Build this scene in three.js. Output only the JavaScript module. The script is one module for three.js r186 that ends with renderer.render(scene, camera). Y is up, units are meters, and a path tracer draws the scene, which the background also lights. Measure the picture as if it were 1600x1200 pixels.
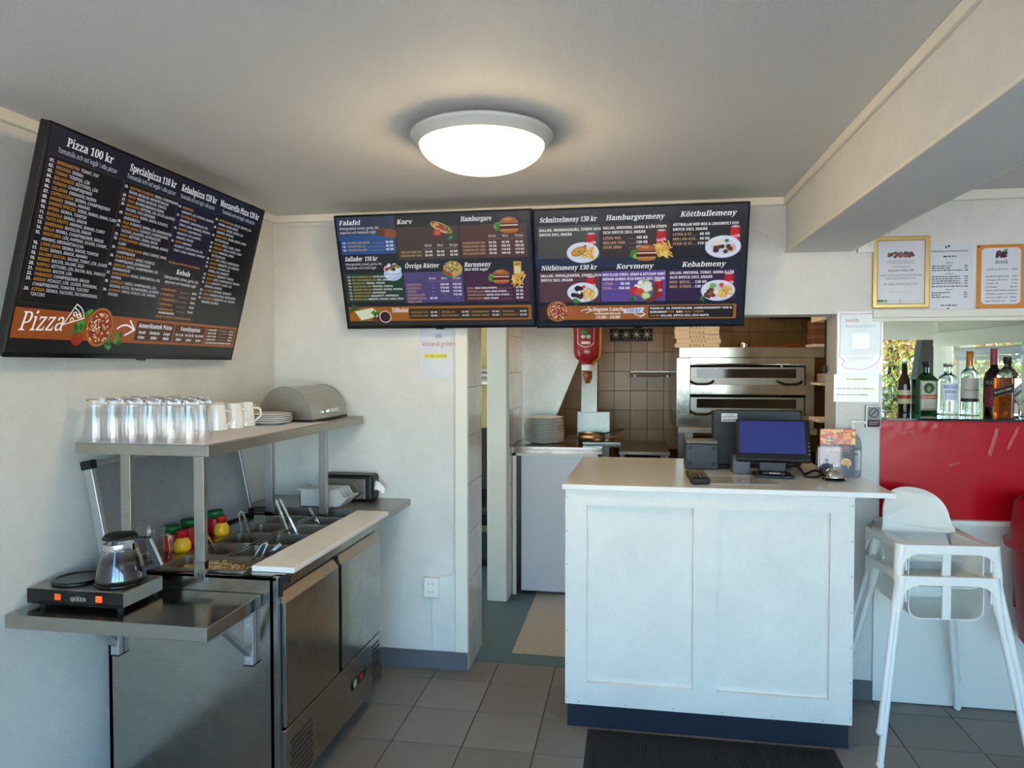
import * as THREE from 'three';
import { RoundedBoxGeometry } from 'three/addons/geometries/RoundedBoxGeometry.js';
import { mergeGeometries } from 'three/addons/utils/BufferGeometryUtils.js';
import { RectAreaLightUniformsLib } from 'three/addons/lights/RectAreaLightUniformsLib.js';
import { Sky } from 'three/addons/objects/Sky.js';

// ---------------------------------------------------------------- camera, sky, sun, exposure
const scene = new THREE.Scene();
const renderer = new THREE.WebGLRenderer({ antialias: true });
renderer.toneMapping = THREE.LinearToneMapping;
renderer.toneMappingExposure = 0.9;
renderer.shadowMap.enabled = true;
RectAreaLightUniformsLib.init();

const camera = new THREE.PerspectiveCamera(56.82, 4 / 3, 0.05, 200);
camera.position.set(0, 1.57, 0);
camera.rotation.order = 'YXZ';
camera.rotation.y = THREE.MathUtils.degToRad(9.57);
camera.rotation.x = THREE.MathUtils.degToRad(-1.5);
scene.add(camera);

const sky = new Sky();
sky.scale.setScalar(1000);
const sunDir = new THREE.Vector3(0.75, 0.85, -0.35).normalize();
sky.material.uniforms.turbidity.value = 2.5;
sky.material.uniforms.rayleigh.value = 1.7;
sky.material.uniforms.mieCoefficient.value = 0.004;
sky.material.uniforms.mieDirectionalG.value = 0.8;
sky.material.uniforms.sunPosition.value.copy(sunDir);
scene.add(sky);
scene.environmentIntensity = 2.3;

const sun = new THREE.DirectionalLight(0xfff1da, 46);
sun.position.copy(sunDir).multiplyScalar(30);
sun.castShadow = true;
sun.shadow.mapSize.set(2048, 2048);
Object.assign(sun.shadow.camera, { left: -16, right: 16, top: 16, bottom: -16, near: 1, far: 80 });
scene.add(sun, sun.target);

// ---------------------------------------------------------------- helpers
let seed = 7;
const rnd = () => { seed = (seed * 1664525 + 1013904223) >>> 0; return seed / 4294967296; };
const rr = (a, b) => a + (b - a) * rnd();
const V = (x, y, z) => new THREE.Vector3(x, y, z);
const taken = {};
function numbered(n) {
  if (!(n in taken)) { taken[n] = 0; return n; }
  taken[n]++; return n + '_' + String(taken[n]).padStart(3, '0');
}
function shade(o) { o.castShadow = true; o.receiveShadow = true; return o; }
function boxUV(g) {                          // uv in metres from the dominant axis of each face
  if (g.index) g = g.toNonIndexed();
  g.computeVertexNormals && !g.attributes.normal && g.computeVertexNormals();
  const p = g.attributes.position, uv = new Float32Array(p.count * 2), a = V(), b = V(), c = V();
  for (let i = 0; i < p.count; i += 3) {
    a.fromBufferAttribute(p, i); b.fromBufferAttribute(p, i + 1); c.fromBufferAttribute(p, i + 2);
    const n = b.clone().sub(a).cross(c.clone().sub(a)), ax = Math.abs(n.x), ay = Math.abs(n.y), az = Math.abs(n.z);
    [a, b, c].forEach((v, k) => {
      const q = ax >= ay && ax >= az ? [v.z, v.y] : ay >= az ? [v.x, v.z] : [v.x, v.y];
      uv[(i + k) * 2] = q[0]; uv[(i + k) * 2 + 1] = q[1];
    });
  }
  g.setAttribute('uv', new THREE.BufferAttribute(uv, 2));
  return g;
}
function merge(list) {
  const l = list.map((g) => {
    g = g.index ? g.toNonIndexed() : g;
    for (const k of Object.keys(g.attributes)) if (!['position', 'normal', 'uv'].includes(k)) g.deleteAttribute(k);
    if (!g.attributes.uv) g.setAttribute('uv', new THREE.BufferAttribute(new Float32Array(g.attributes.position.count * 2), 2));
    if (!g.attributes.normal) g.computeVertexNormals();
    return g;
  });
  return l.length === 1 ? l[0] : mergeGeometries(l);
}
// box given by its extents
const bx = (x0, x1, y0, y1, z0, z1, r = 0) => {
  const w = Math.abs(x1 - x0), h = Math.abs(y1 - y0), d = Math.abs(z1 - z0);
  const g = r > 0 ? new RoundedBoxGeometry(w, h, d, 2, Math.min(r, w / 2.01, h / 2.01, d / 2.01)) : new THREE.BoxGeometry(w, h, d);
  g.translate((x0 + x1) / 2, (y0 + y1) / 2, (z0 + z1) / 2);
  return boxUV(g);
};
const cyl = (r0, r1, h, x, y, z, n = 24) => { const g = new THREE.CylinderGeometry(r1, r0, h, n); g.translate(x, y + h / 2, z); return g; };   // base at y
const rod = (a, b, r, n = 10) => {
  const d = b.clone().sub(a), g = new THREE.CylinderGeometry(r, r, d.length(), n);
  g.applyQuaternion(new THREE.Quaternion().setFromUnitVectors(V(0, 1, 0), d.clone().normalize()));
  g.translate((a.x + b.x) / 2, (a.y + b.y) / 2, (a.z + b.z) / 2);
  return g;
};
const bar = (a, b, w, t) => {                 // flat bar from a to b
  const d = b.clone().sub(a), g = new THREE.BoxGeometry(w, d.length(), t);
  g.applyQuaternion(new THREE.Quaternion().setFromUnitVectors(V(0, 1, 0), d.clone().normalize()));
  g.translate((a.x + b.x) / 2, (a.y + b.y) / 2, (a.z + b.z) / 2);
  return boxUV(g);
};
const tube = (pts, r, n = 8, seg = 0) => new THREE.TubeGeometry(new THREE.CatmullRomCurve3(pts, false, 'catmullrom', 0.3), seg || pts.length * 8, r, n);
const lathe = (pts, n = 32) => new THREE.LatheGeometry(pts.map(([x, y]) => new THREE.Vector2(x, y)), n);
const extr = (shape, depth, bevel = 0) => new THREE.ExtrudeGeometry(shape, { depth, bevelEnabled: bevel > 0, bevelSize: bevel, bevelThickness: bevel, bevelSegments: 2, curveSegments: 16 });
function poly(pts) { const s = new THREE.Shape(); pts.forEach(([x, y], i) => (i ? s.lineTo(x, y) : s.moveTo(x, y))); s.closePath(); return s; }
function rrect(w, h, r, x = -w / 2, y = -h / 2, s = new THREE.Shape()) {
  s.moveTo(x + r, y); s.lineTo(x + w - r, y); s.quadraticCurveTo(x + w, y, x + w, y + r); s.lineTo(x + w, y + h - r); s.quadraticCurveTo(x + w, y + h, x + w - r, y + h);
  s.lineTo(x + r, y + h); s.quadraticCurveTo(x, y + h, x, y + h - r); s.lineTo(x, y + r); s.quadraticCurveTo(x, y, x + r, y); return s;
}
function obj(name, geo, mat, parent = scene) {
  const m = shade(new THREE.Mesh(Array.isArray(geo) ? merge(geo) : geo, mat));
  m.name = parent === scene ? numbered(name) : name;
  parent.add(m);
  return m;
}
function tag(o, label, category, group) { Object.assign(o.userData, { label, category }); if (group) o.userData.group = group; return o; }
function thing(name, label, category, pos = [0, 0, 0], turn = 0, group) {
  const o = new THREE.Group(); o.name = numbered(name); scene.add(o);
  o.position.set(...pos); o.rotation.y = turn;
  return tag(o, label, category, group);
}
function struct(name, geo, mat, label) {
  const m = obj(name, geo, mat); m.userData.kind = 'structure'; if (label) m.userData.label = label; return m;
}
function dup(root, pos, turn, label) {
  const r = root.clone(); r.name = numbered(root.name.replace(/_\d{3}$/, '')); scene.add(r);
  r.userData = { ...root.userData };
  r.position.set(...pos); if (turn !== undefined) r.rotation.y = turn;
  if (label) r.userData.label = label;
  return r;
}

// ---------------------------------------------------------------- textures and materials
function dataTex(n, f, size, srgb = false) {     // f(u,v) -> [r,g,b] 0..1 ; size in metres
  const d = new Uint8Array(n * n * 4);
  for (let j = 0; j < n; j++) for (let i = 0; i < n; i++) {
    const c = f(i / n, j / n, i, j), k = (j * n + i) * 4;
    d[k] = 255 * Math.min(1, Math.max(0, c[0])); d[k + 1] = 255 * Math.min(1, Math.max(0, c[1])); d[k + 2] = 255 * Math.min(1, Math.max(0, c[2])); d[k + 3] = 255;
  }
  const t = new THREE.DataTexture(d, n, n);
  t.wrapS = t.wrapT = THREE.RepeatWrapping; t.magFilter = THREE.LinearFilter; t.minFilter = THREE.LinearMipmapLinearFilter; t.generateMipmaps = true;
  if (srgb) t.colorSpace = THREE.SRGBColorSpace;
  t.repeat.set(1 / size, 1 / size); t.needsUpdate = true;
  return t;
}
function gridNoise(n) { const a = new Float32Array(n * n).map(() => rnd()); return (u, v) => { // tiling value noise
  u *= n; v *= n; const i = Math.floor(u), j = Math.floor(v), s = (t) => t * t * (3 - 2 * t), fu = s(u - i), fv = s(v - j), A = (x, y) => a[((y % n + n) % n) * n + ((x % n + n) % n)];
  return (A(i, j) * (1 - fu) + A(i + 1, j) * fu) * (1 - fv) + (A(i, j + 1) * (1 - fu) + A(i + 1, j + 1) * fu) * fv; }; }
const n8 = gridNoise(8), n32 = gridNoise(32), n128 = gridNoise(128);
const fbm = (u, v) => n8(u, v) * 0.5 + n32(u, v) * 0.3 + n128(u, v) * 0.2;
// glass-fibre wallpaper weave (relief only)
const weaveTex = dataTex(512, (u, v) => { const a = Math.sin(u * Math.PI * 2 * 40), b = Math.sin(v * Math.PI * 2 * 40), w = (a * b > 0 ? Math.abs(a) : Math.abs(b)) * 0.6 + n128(u, v) * 0.4; return [w, w, w]; }, 0.3);
const ridgeTex = dataTex(512, (u, v) => { const w = 0.5 + 0.3 * Math.sin((u * 34 + v * 34) * Math.PI * 2) * Math.sin((u - v) * 34 * Math.PI * 2) + 0.35 * (n128(u, v) - 0.5); return [w, w, w]; }, 0.3);
const brushTex = dataTex(512, (u, v) => { const w = 0.78 + 0.1 * (n128(u * 0.25, v * 4) - 0.5) + 0.14 * (fbm(u, v) - 0.5); return [w, w, w]; }, 0.6);
const smudgeTex = dataTex(512, (u, v) => { const w = 0.5 + 0.5 * (fbm(u, v) - 0.5) + 0.15 * (n128(u * 0.2, v * 3) - 0.5); return [w, w, w]; }, 0.7);
const speckTex = dataTex(512, (u, v, i, j) => { const s = n128(u, v), t = n32(u * 2, v * 2), d = s > 0.74 ? 0.72 : s < 0.2 ? 1.12 : 1; const k = d * (0.9 + 0.15 * t); return [k * 0.8, k * 0.8, k * 0.8]; }, 0.25);
const woodTex = dataTex(256, (u, v) => { const w = 0.8 + 0.25 * (n32(u * 4, v * 0.25) - 0.5); return [w, w, w]; }, 0.3);
const plasterTex = dataTex(512, (u, v) => { const w = 0.5 + 0.5 * (fbm(u, v) - 0.5); return [w, w, w]; }, 1.2);
const mottleTex = dataTex(512, (u, v) => { const w = 0.93 + 0.14 * (fbm(u, v) - 0.5); return [w, w, w * 0.995]; }, 1.5);

const std = (color, roughness = 0.6, metalness = 0, more = {}) => new THREE.MeshStandardMaterial({ color, roughness, metalness, ...more });
const phys = (o) => new THREE.MeshPhysicalMaterial(o);
const M = {
  wall: std(0xe9e6dd, 0.62, 0, { bumpMap: weaveTex, bumpScale: 0.0011, map: mottleTex }),
  ceil: std(0xdddcd8, 0.75, 0, { bumpMap: ridgeTex, bumpScale: 0.002 }),
  beamSide: std(0xe2e0da, 0.6, 0, { map: mottleTex }),
  beamUnder: std(0xe2e0da, 0.7, 0, { bumpMap: ridgeTex, bumpScale: 0.0016 }),
  whitePaint: std(0xf0ebdf, 0.42, 0, { bumpMap: plasterTex, bumpScale: 0.0006 }),
  trim: std(0xe6e2d2, 0.45),
  counterPaint: std(0xf0ece2, 0.4, 0, { bumpMap: plasterTex, bumpScale: 0.0005, map: mottleTex }),
  counterTop: phys({ color: 0xf5f2ea, roughness: 0.2, clearcoat: 0.3, clearcoatRoughness: 0.12 }),
  navy: std(0x10192a, 0.5),
  steel: std(0xbdb8ad, 0.36, 1, { map: brushTex, roughnessMap: smudgeTex }),
  steelDull: std(0xbdb8ad, 0.4, 1, { map: brushTex }),
  steelDark: std(0xbdb8ad, 0.38, 1, { map: brushTex }),
  steelPolish: std(0xd6d4ce, 0.14, 1),
  chrome: std(0xe8e8e8, 0.05, 1),
  alu: std(0xbfbfbd, 0.4, 0.9),
  gold: std(0xbfa468, 0.32, 1),
  board: std(0xf7f3ea, 0.35, 0, { map: mottleTex }),
  blackPlastic: std(0x0a0a0b, 0.45),
  blackGloss: std(0x08080a, 0.12),
  darkGrey: std(0x2b2f33, 0.5),
  rubber: std(0x17181a, 0.8),
  whitePlastic: phys({ color: 0xf3f0e6, roughness: 0.32, clearcoat: 0.25, clearcoatRoughness: 0.2 }),
  whiteLeg: std(0xf0eee8, 0.35),
  greyPlastic: std(0xd9d9d3, 0.5, 0, { map: speckTex }),
  porcelain: phys({ color: 0xf4f2ec, roughness: 0.15, clearcoat: 0.6, clearcoatRoughness: 0.06 }),
  thinGlass: phys({ color: 0xffffff, roughness: 0.02, transmission: 1, thickness: 0, ior: 1.5, specularIntensity: 1 }),
  lidSteel: std(0xaeb3b8, 0.5, 0.75, { map: brushTex }),
  glass: phys({ color: 0xffffff, roughness: 0.02, transmission: 1, thickness: 0.02, ior: 1.48 }),
  pane: phys({ color: 0xffffff, roughness: 0, transmission: 1, thickness: 0, ior: 1.5 }),
  acrylic: phys({ color: 0xffffff, roughness: 0.03, transmission: 1, thickness: 0, ior: 1.45 }),
  glassShelf: phys({ color: 0xe6fbf6, roughness: 0.03, transmission: 1, thickness: 0.01, ior: 1.5, attenuationColor: new THREE.Color(0x7fd6c8), attenuationDistance: 0.06 }),
  coffee: std(0x0c0503, 0.3),
  red: phys({ color: 0xb80c1c, roughness: 0.22, specularIntensity: 0.6 }),
  redPlastic: std(0x9a1620, 0.4),
  yellow: std(0xe8b61c, 0.35), green: std(0x0c6b3a, 0.35), capRed: std(0xc4161c, 0.35),
  paper: std(0xf0f0ee, 0.75), paperLiner: std(0xdddde2, 0.8),
  card: std(0xd8cdb8, 0.8), boxCard: std(0xd9d2c4, 0.75),
  wood: std(0x9b6a3c, 0.55, 0, { map: woodTex }),
  brownWood: std(0x2e2620, 0.7, 0, { map: woodTex }),
  dark: std(0x1c1a18, 0.8),
};
function canvasTex(w, h, draw) {
  const c = document.createElement('canvas'); c.width = w; c.height = h;
  const x = c.getContext('2d'); draw(x, w, h);
  const t = new THREE.CanvasTexture(c); t.colorSpace = THREE.SRGBColorSpace; t.anisotropy = 8; return t;
}
const txt = (x, s, px, py, font, fill = '#fff', align = 'left') => { x.font = font; x.fillStyle = fill; x.textAlign = align; x.textBaseline = 'alphabetic'; x.fillText(s, px, py); };
const fit = (x, s, px, py, maxw, size, style = 'bold', fill = '#fff', fam = 'sans-serif', align = 'left') => {
  x.font = style + ' ' + size + 'px ' + fam; const w = x.measureText(s).width; x.save(); x.translate(px, py); if (w > maxw) x.scale(maxw / w, 1);
  x.fillStyle = fill; x.textAlign = align; x.fillText(s, 0, 0); x.restore(); };
const printMat = (tex, roughness = 0.6) => new THREE.MeshStandardMaterial({ map: tex, roughness });
// a printed face: a plane of w x h whose uv spans the print
const face = (w, h) => new THREE.PlaneGeometry(w, h);
const ORD = ['lowest', 'second from the bottom', 'third from the bottom', 'fourth from the bottom', 'fifth from the bottom', 'sixth from the bottom', 'seventh from the bottom', 'eighth from the bottom', 'ninth from the bottom', 'tenth from the bottom', 'eleventh from the bottom', 'twelfth from the bottom', 'thirteenth from the bottom', 'fourteenth from the bottom'];
const nth = (i, n = 99) => (i === n - 1 ? 'topmost' : ORD[i]);
const greek = (x, px, py, w, h, col, n = 1, gap = 10) => { x.fillStyle = col; for (let k = 0; k < n; k++) for (let q = px; q < px + w;) { const l = Math.min(px + w - q, h * rr(1.2, 4)); x.fillRect(q, py + k * gap, l, h); q += l + h * 0.7; } };   // print too small to read

// ---------------------------------------------------------------- the setting
const LW = -1.88, BW = -3.53, CH = 2.36, RW = 3.6, FW = 2.2;
{
  // floor: grout slab with every tile near the counter as a piece of its own
  const floor = struct('floor', [bx(LW - 0.25, RW + 0.1, -0.12, -0.004, -3.66, FW + 0.1)], std(0x3a3836, 0.9));
  const tm = [0x89817a, 0x847c75, 0x8e867f, 0x817a73].map((c, i) => std(c, 0.42 + 0.03 * i, 0, { map: mottleTex, bumpMap: plasterTex, bumpScale: 0.0004 }));
  const tg = new Map();
  const tileGeo = (w, d) => { const k = w.toFixed(3) + d.toFixed(3); if (!tg.has(k)) tg.set(k, boxUV(new RoundedBoxGeometry(w, 0.012, d, 1, 0.0015))); return tg.get(k); };
  const rest = [];
  for (let j = 0; j < 20; j++) {
    const z1 = -3.41 + 0.3 * j, z0 = j ? z1 - 0.3 : -3.652;
    for (let i = 0; i < 19; i++) {
      const x0 = i ? -1.885 + 0.3 * i : -2.03, x1 = Math.min(RW, -1.885 + 0.3 * (i + 1));
      if (x1 - x0 < 0.02) continue;
      const w = x1 - x0 - 0.004, d = z1 - z0 - 0.004, cx = (x0 + x1) / 2, cz = (z0 + z1) / 2;
      if (j < 9) {
        const t = obj('tile', tileGeo(w, d), tm[Math.floor(rnd() * 4)], floor); t.position.set(cx, -0.006, cz);
      } else if (z1 < FW + 0.2) { const g = tileGeo(w, d).clone(); g.translate(cx, -0.006, cz); rest.push(g); }
    }
  }
  const far = obj('tile_field', rest, tm[0], floor); far.userData.kind = 'stuff';
  // kitchen floor: blue linoleum with a beige field
  const kf = struct('kitchen_floor', [bx(-2.7, 2.1, -0.12, -0.001, -6.8, -3.656)], std(0x5f7d84, 0.5, 0, { map: speckTex }));
  obj('beige_field', [bx(-0.64, 1.0, -0.0012, 0.0004, -6.3, -3.785)], std(0xc9bfae, 0.5, 0, { map: speckTex }), kf).userData.label = 'beige marbled linoleum field';

  struct('wall_left', [(() => { const g = bx(-0.12, 0, -0.1, 2.6, -0.33, FW + 3.63); g.rotateY(-0.025); g.translate(LW, 0, BW); return g; })()], M.wall);
  const wb = struct('wall_back', [
    bx(LW, -0.83, -0.1, 2.6, -3.86, BW), bx(-0.83, 0.944, 1.81, 2.6, -3.72, BW), bx(0.944, 1.135, -0.1, 2.6, -3.72, BW),
    bx(1.135, RW, 1.785, 2.6, -3.72, BW), bx(1.135, RW, -0.1, 1.29, -3.72, BW), bx(2.3, RW, 1.29, 1.785, -3.72, BW),
  ], M.wall);
  // tiles on the end of the wall by the kitchen passage
  const tileW = [0xd9d6cf, 0xd3d0ca, 0xdedbd3].map((c) => phys({ color: c, roughness: 0.22, clearcoat: 0.4, clearcoatRoughness: 0.1, map: mottleTex }));
  for (let k = 0; k < 10; k++) for (let i = 0; i < 2; i++) {
    const y0 = 0.0 + k * 0.25 - 0.04, y1 = Math.min(y0 + 0.247, 2.36);
    obj('tile', bx(-0.83, -0.822, Math.max(0, y0), y1, i ? -3.73 : -3.859, i ? -3.531 : -3.733, 0.0015), tileW[(k + i) % 3], wb);
  }
  struct('wall_right', [bx(RW, RW + 0.12, -0.1, 2.6, -3.86, FW + 0.1)], M.wall);
  struct('wall_front', [bx(LW - 0.2, RW, -0.1, 0.3, FW, FW + 0.14), bx(LW - 0.2, RW, 2.22, 2.6, FW, FW + 0.14), bx(LW - 0.2, -1.85, 0.3, 2.22, FW, FW + 0.14), bx(0.75, 0.95, 0.3, 2.22, FW, FW + 0.14), bx(1.95, 2.1, 0.3, 2.22, FW, FW + 0.14), bx(3.45, RW, 0.3, 2.22, FW, FW + 0.14)], M.wall);
  // shop windows behind the camera
  [[-1.85, 0.75, 2], [0.95, 1.95, 1], [2.1, 3.45, 2]].forEach(([x0, x1, n], k) => {
    const w = struct('window_' + (k + 1), [bx(x0, x1, 0.3, 0.35, FW + 0.03, FW + 0.11), bx(x0, x1, 2.17, 2.22, FW + 0.03, FW + 0.11), bx(x0, x0 + 0.05, 0.35, 2.17, FW + 0.03, FW + 0.11), bx(x1 - 0.05, x1, 0.35, 2.17, FW + 0.03, FW + 0.11),
      ...(n === 2 ? [bx((x0 + x1) / 2 - 0.03, (x0 + x1) / 2 + 0.03, 0.35, 2.17, FW + 0.03, FW + 0.11)] : [])], M.whitePaint);
    obj('pane', [bx(x0 + 0.04, x1 - 0.04, 0.34, 2.18, FW + 0.066, FW + 0.07)], M.pane, w);
  });
  struct('ceiling', [bx(LW - 0.3, RW + 0.12, CH, CH + 0.2, -3.53, FW + 0.14)], M.ceil);
  struct('kitchen_ceiling', [bx(-2.8, 2.3, 2.42, 2.6, -6.85, -3.53)], M.whitePaint);
  struct('ceiling_beam', [bx(0.715, 1.005, 2.105, CH, BW, FW)], M.beamSide, 'painted box beam running out from the back wall');
  struct('trim_1', [bx(0.7, 0.716, 2.325, CH, BW, FW, 0.004), bx(1.004, 1.02, 2.33, CH, BW, FW, 0.004)], M.trim);
  struct('trim_2', [bx(0.711, 0.727, 2.099, 2.112, BW, FW, 0.003), bx(0.995, 1.009, 2.099, 2.112, BW, FW, 0.003)], M.trim);
  struct('beam_lining', [bx(0.726, 0.996, 2.1, 2.106, BW + 0.002, FW)], M.beamUnder, 'woven white lining on the underside of the beam');
  struct('trim_3', [bx(LW, 0.7, 2.322, CH, BW, BW + 0.022, 0.004), bx(1.02, RW, 2.315, CH, BW, BW + 0.026, 0.004), (() => { const g = bx(0, 0.022, 2.322, CH, 0.02, 5.7, 0.004); g.rotateY(-0.025); g.translate(LW, 0, BW); return g; })()], M.trim);
  struct('trim_4', [bx(-0.888, -0.824, 0.094, CH, BW - 0.004, BW + 0.014, 0.003)], M.trim);          // corner board of the passage
  struct('trim_5', [bx(1.1, RW, 1.79, 1.826, BW - 0.002, BW + 0.016, 0.003), bx(1.1, RW, 1.772, 1.79, BW - 0.02, BW + 0.006, 0.002)], M.trim);
  struct('trim_6', [bx(1.118, RW, 0.842, 0.866, BW - 0.002, BW + 0.034, 0.004)], M.whitePaint);
  struct('wall_panel', [bx(1.116, RW, 0.004, 0.842, BW - 0.002, BW + 0.016, 0.002)], M.whitePaint, 'white painted panel along the lower wall under the red sheet');
  const bb = struct('baseboard_back', [bx(LW, -0.826, 0.0, 0.088, BW - 0.002, BW + 0.004), bx(0.95, 1.116, 0.0, 0.088, BW - 0.002, BW + 0.004)], std(0xb9b6b0, 0.8));
  const bt = std(0x67676b, 0.4, 0, { map: mottleTex });
  for (const [a, b] of [[-1.88, -1.59], [-1.587, -1.292], [-1.289, -0.992], [-0.989, -0.824], [0.95, 1.114]]) obj('tile', bx(a, b, 0.0, 0.092, BW + 0.003, BW + 0.012, 0.0015), bt, bb);

  // kitchen shell
  struct('wall_kitchen_left', [bx(-0.93, -0.812, -0.1, 2.5, -6.7, -4.62), bx(-0.93, -0.83, 2.05, 2.5, -4.62, -3.86)], M.whitePaint);
  struct('door_1', [bx(-0.945, -0.815, 0, 2.08, -4.64, -4.605, 0.004)], M.trim, 'white door frame post of the dark side room');
  const kb = struct('wall_kitchen_back', [bx(-2.7, 1.95, -0.1, 2.5, -6.75, -6.608)], std(0x54483a, 0.9));
  const km = [0xab8a58, 0xa58452, 0xb0905f, 0xa07f4e].map((c) => std(c, 0.32));
  const kg = boxUV(new RoundedBoxGeometry(0.1465, 0.1745, 0.008, 1, 0.002));
  for (let i = 0; i < 17; i++) for (let j = 0; j < 8; j++) {
    const t = obj('tile', kg, km[Math.floor(rnd() * 4)], kb);
    t.position.set(-0.68 + 0.149 * i - 0.0, 0.895 + 0.177 * j, -6.604 + rr(-0.0008, 0.0008)); t.rotation.set(rr(-0.006, 0.006), rr(-0.006, 0.006), 0);
  }
  const kl = struct('wall_kitchen_cladding', [bx(-0.813, -0.808, 0, 2.4, -5.26, -4.64)], std(0xa9a69d, 0.8), 'tiled strip of the kitchen side wall');
  for (let k = 0; k < 10; k++) for (let i = 0; i < 3; i++) {
    const y0 = 0.02 + k * 0.25;
    obj('tile', bx(-0.809, -0.803, y0, Math.min(y0 + 0.247, 2.4), -4.645 - 0.203 * (i + 1) + 0.003, -4.645 - 0.203 * i, 0.0015), tileW[(k + i) % 3], kl);
  }
  // diagonal partition between kitchen and porch
  const dg = bx(-0.03, 0.03, -0.1, 2.5, -1.56, 1.56); dg.rotateY(-Math.atan2(0.86, 2.98)); dg.translate(1.56, 0, -5.2);
  struct('wall_kitchen_right', [dg], M.whitePaint);
  struct('wall_side_room', [bx(-2.8, -2.7, -0.1, 2.5, -6.7, -3.86)], std(0xcbb887, 0.8));

  // porch behind the serving window
  struct('window_4', [bx(1.135, 2.3, 1.285, 1.316, -4.15, BW + 0.004), bx(1.135, 1.15, 1.316, 1.785, -3.72, BW - 0.01)], M.whitePaint, 'white sill and reveal of the serving window');
  const sw = struct('window_5', [bx(1.97, 2.03, 0, 1.3, -5.05, -3.72), bx(1.97, 2.03, 1.72, 2.1, -5.05, -3.72), bx(1.96, 2.04, 1.3, 1.72, -5.08, -4.98, 0.004), bx(1.96, 2.03, 1.3, 1.72, -4.74, -4.7), bx(1.96, 2.03, 1.3, 1.72, -4.0, -3.92), bx(1.945, 1.975, 1.69, 1.78, -5.05, -3.72, 0.004)], M.whitePaint, 'white side window of the porch');
  obj('pane', [bx(1.995, 1.999, 1.3, 1.72, -4.98, -3.72)], M.pane, sw);
  obj('roller_blind', [bx(1.93, 1.955, 1.6, 1.625, -4.7, -3.95, 0.008), bx(1.925, 1.965, 1.63, 1.675, -4.72, -3.93, 0.02)], std(0xe8e8ee, 0.6), sw).userData.label = 'rolled white blind';
  struct('porch_ceiling', [bx(1.2, 2.05, 1.86, 1.9, -5.1, -3.72), bx(1.5, 2.05, 1.74, 1.88, -5.12, -5.08)], M.whitePaint, 'white boarded porch ceiling');
  struct('porch_eaves_sunshade', [bx(1.2, 4.6, 1.98, 2.1, -6.9, -5.12), bx(2.06, 4.6, 1.98, 2.1, -5.12, -3.74)], M.brownWood, 'dark timber eaves beyond the porch, with an added unseen extension blocking the sun');  // eaves enlarged out of view, added to keep sun off the porch
  struct('ground', [bx(-40, 40, -0.4, -0.2, FW + 0.2, 40), bx(3.8, 40, -0.4, -0.2, -3.0, FW + 0.2)], std(0xd8cfbf, 0.9, 0, { map: speckTex }));
  struct('garden_ground', [bx(-40, 40, -0.4, -0.2, -40, -6.9), bx(2.1, 40, -0.4, -0.2, -6.9, -3.0)], std(0x56632f, 0.95, 0, { map: speckTex }));
}

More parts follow.
